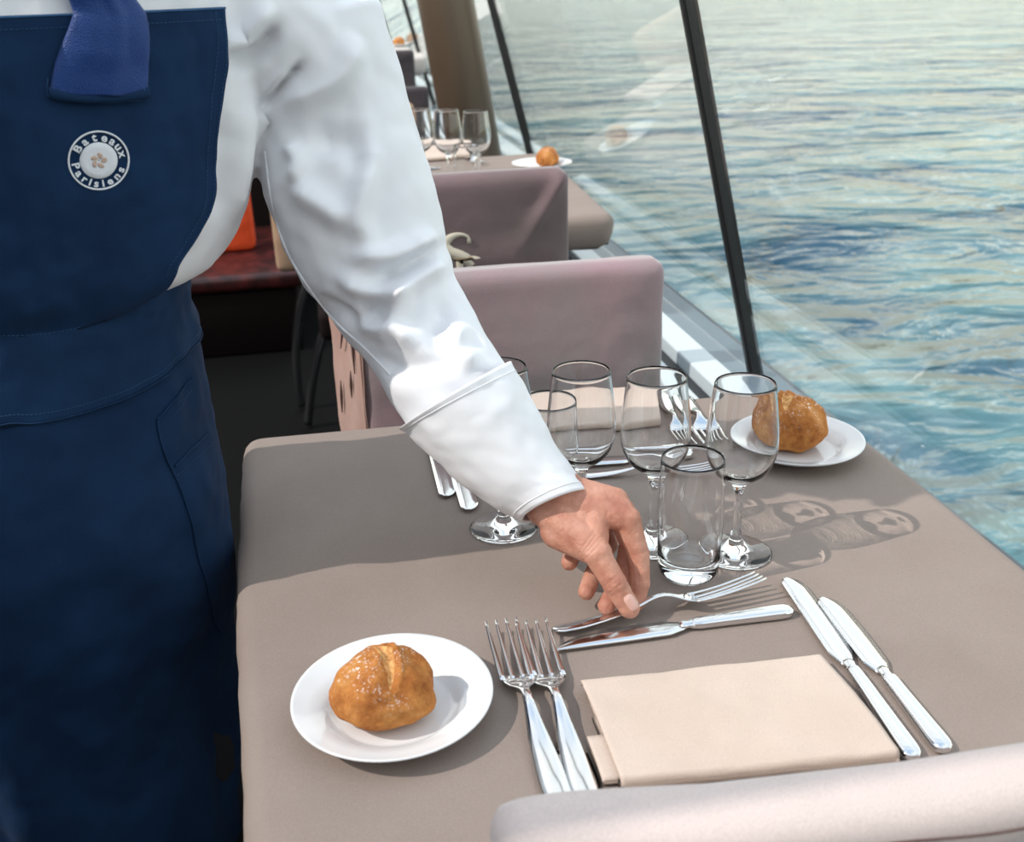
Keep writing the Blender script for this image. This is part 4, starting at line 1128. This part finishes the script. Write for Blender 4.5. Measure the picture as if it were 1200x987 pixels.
# slit trim that holds the tie
def poly_on(name, l, r, m, off, parent=None, dash=None, n=60):
    P_ = spline([V(p) for p in l], n); P3 = [on_bib(p.x, p.y, off) for p in P_]; bm = BM()
    if dash:
        for i in range(0, n-1, 2): tube(bm, [P3[i], lerp(P3[i], P3[i+1], .8)], r, 5)
    else: tube(bm, P3, r, 8)
    return pobj(name, bm, m, parent)
rows = []
for i in range(6):
    rows.append([on_bib(x, 104+.0*x+4.5*math.sin(u*PI)+i*1.9-(0 if .04 < u < .96 else 1), .0042+.0012*math.sin(i/5*PI)) for u, x in [(k/40, lerp(57, 172, k/40)) for k in range(41)]])
bm = BM(); shell(bm, rows, .0015); sl = pobj('slit_trim', bm, M['band'])
poly_on('stitching', [(56, 92), (57, 113), (85, 119), (115, 120.5), (145, 119), (171, 114), (172, 94)], .0003, M['seam'], .0012)
poly_on('stitching', [(60, 104.5), (85, 108), (115, 110), (145, 108.5), (170, 104)], .0003, M['stitch'], .0056)
# --- round emblem
EC = (115.5, 188); ERX, ERY = 36.4, 35.0
EM = tag(bpy.data.objects.new('emblem', bpy.data.meshes.new('emblem')), 'round white embroidered emblem with lettering on the apron bib'); 
def epos(a, r, off): return on_bib(EC[0]+ERX*r*math.cos(a), EC[1]-ERY*r*math.sin(a), off)
rings = []
for off, r in ((.0004, .935), (.0012, .945), (.0014, .968), (.0012, .99), (.0004, 1.0)): rings.append([epos(2*PI*k/96, r, off) for k in range(96)])
bm = BM(); grid(bm, rings, closed_u=True); EM = pobj('emblem', bm, M['white'])
def eobj(name, bm, m):
    for v in bm.verts: v.co -= PL
    return obj(name, bm, m, EM)
rings = [[epos(2*PI*k/72, r, off) for k in range(72)] for r, off in ((.02, .0011), (.2, .0011), (.4, .0011), (.595, .0010), (.612, .0003))]
bm = BM(); grid(bm, rings, closed_u=True); eobj('emblem_disc', bm, M['white'])
for k in range(5):
    a0 = math.radians(75-72*k); bm = BM(); rings = []
    for s_ in (0.05, .5, .85, 1.0):
        ring = []
        for j in range(20):
            t_ = 2*PI*j/20; lx_ = .165+.105*math.cos(t_)*s_; ly_ = .085*math.sin(t_)*s_*(1+.35*math.cos(t_))+.045*math.cos(t_)*s_
            x_ = lx_*math.cos(a0)-ly_*math.sin(a0); y_2 = lx_*math.sin(a0)+ly_*math.cos(a0)
            ring.append(on_bib(EC[0]+ERX*x_, EC[1]-ERY*y_2, .0019 if s_ < .9 else .0010))
        rings.append(ring)
    grid(bm, rings, closed_u=True); eobj('emblem_petal', bm, M['beige'])
def letter(ch, ang, size, flip, rmid=.775):
    cu = bpy.data.curves.new('letter', 'FONT'); cu.body = ch; cu.size = 1; cu.align_x = 'CENTER'; cu.resolution_u = 3; cu.offset = .032
    o = bpy.data.objects.new('letter', cu); COL.objects.link(o); dg = bpy.context.evaluated_depsgraph_get()
    me = bpy.data.meshes.new_from_object(o.evaluated_get(dg)); bpy.data.objects.remove(o)
    bm = BM(); bm.from_mesh(me); bmesh.ops.triangulate(bm, faces=bm.faces[:])
    a0 = math.radians(ang); rt = a0-PI/2 if not flip else a0+PI/2
    cx_, cy_ = rmid*math.cos(a0), rmid*math.sin(a0)
    for v in bm.verts:
        x, y = v.co.x*size*1.12, (v.co.y-.30)*size
        X_ = cx_+x*math.cos(rt)-y*math.sin(rt); Y_ = cy_+x*math.sin(rt)+y*math.cos(rt)
        v.co = on_bib(EC[0]+ERX*X_, EC[1]-ERY*Y_, .0014)

    for f in bm.faces:
        f.normal_update()
        if f.normal.dot(CAM-f.calc_center_median()) < 0: f.normal_flip()
    return bm
for ch, a in zip('Bateaux', (150, 126, 101, 77, 56, 37, 17)): eobj('emblem_letter', letter(ch, a, .37, False), M['white'])
for ch, a in zip('Parisiens', (193, 214, 233, 249, 264, 280, 297, 318, 337)): eobj('emblem_letter', letter(ch, a, .35, True), M['white'])
# --- trousers and shoes
bm = BM()
for s in (-1, 1):
    hip = V((-.28, .985, .84))+XL*s*.055; kn = V((-.285, .975, .44))+XL*s*.075; an = V((-.285, .99, .07))+XL*s*.075
    capsule(bm, hip, kn, .088, .070, 32); tube(bm, spline([kn, (kn+an)/2, an-V((0, 0, .02))], 20), [lerp(.070, .056, i/19) for i in range(20)], 32)
rows_loft(bm, .78, .97, -.004)
tr = pobj('trousers', bm, M['trouser']); md = tr.modifiers.new('remesh', 'REMESH'); md.mode = 'VOXEL'; md.voxel_size = .006
md = tr.modifiers.new('smooth', 'SMOOTH'); md.iterations = 4; apply_mods(tr)
for s in (-1, 1):
    an = V((-.285, .99, 0))+XL*s*.075; bm = BM(); rows = []
    for i in range(24):
        v = i/23; y = lerp(-.06, .20, v); hw = .030+.018*math.sin(min(1, v*1.2)*PI*.7); hw *= math.sqrt(max(.05, 1-max(0, (v-.8)/.2)**2)); ht = lerp(.085, .035, min(1, max(0, (v-.25)/.4)))*math.sqrt(max(.05, 1-max(0, (v-.85)/.15)**2))
        rows.append([an+XL*(hw*math.cos(a_))+YL*y+V((0, 0, ht/2+ht/2*math.sin(a_))) for a_ in [2*PI*k/24 for k in range(24)]])
    grid(bm, rows, closed_u=True, cap=True); pobj('shoe', bm, M['shoe'])

# refracted light under the glasses
for o in bpy.data.objects:
    if o.type == 'MESH' and o.data.materials and o.data.materials[0] == M['glass']: o.cycles.is_caustics_caster = True
    if o.name.startswith('table_cover') or o.name.startswith('bread_plate'): o.cycles.is_caustics_receiver = True
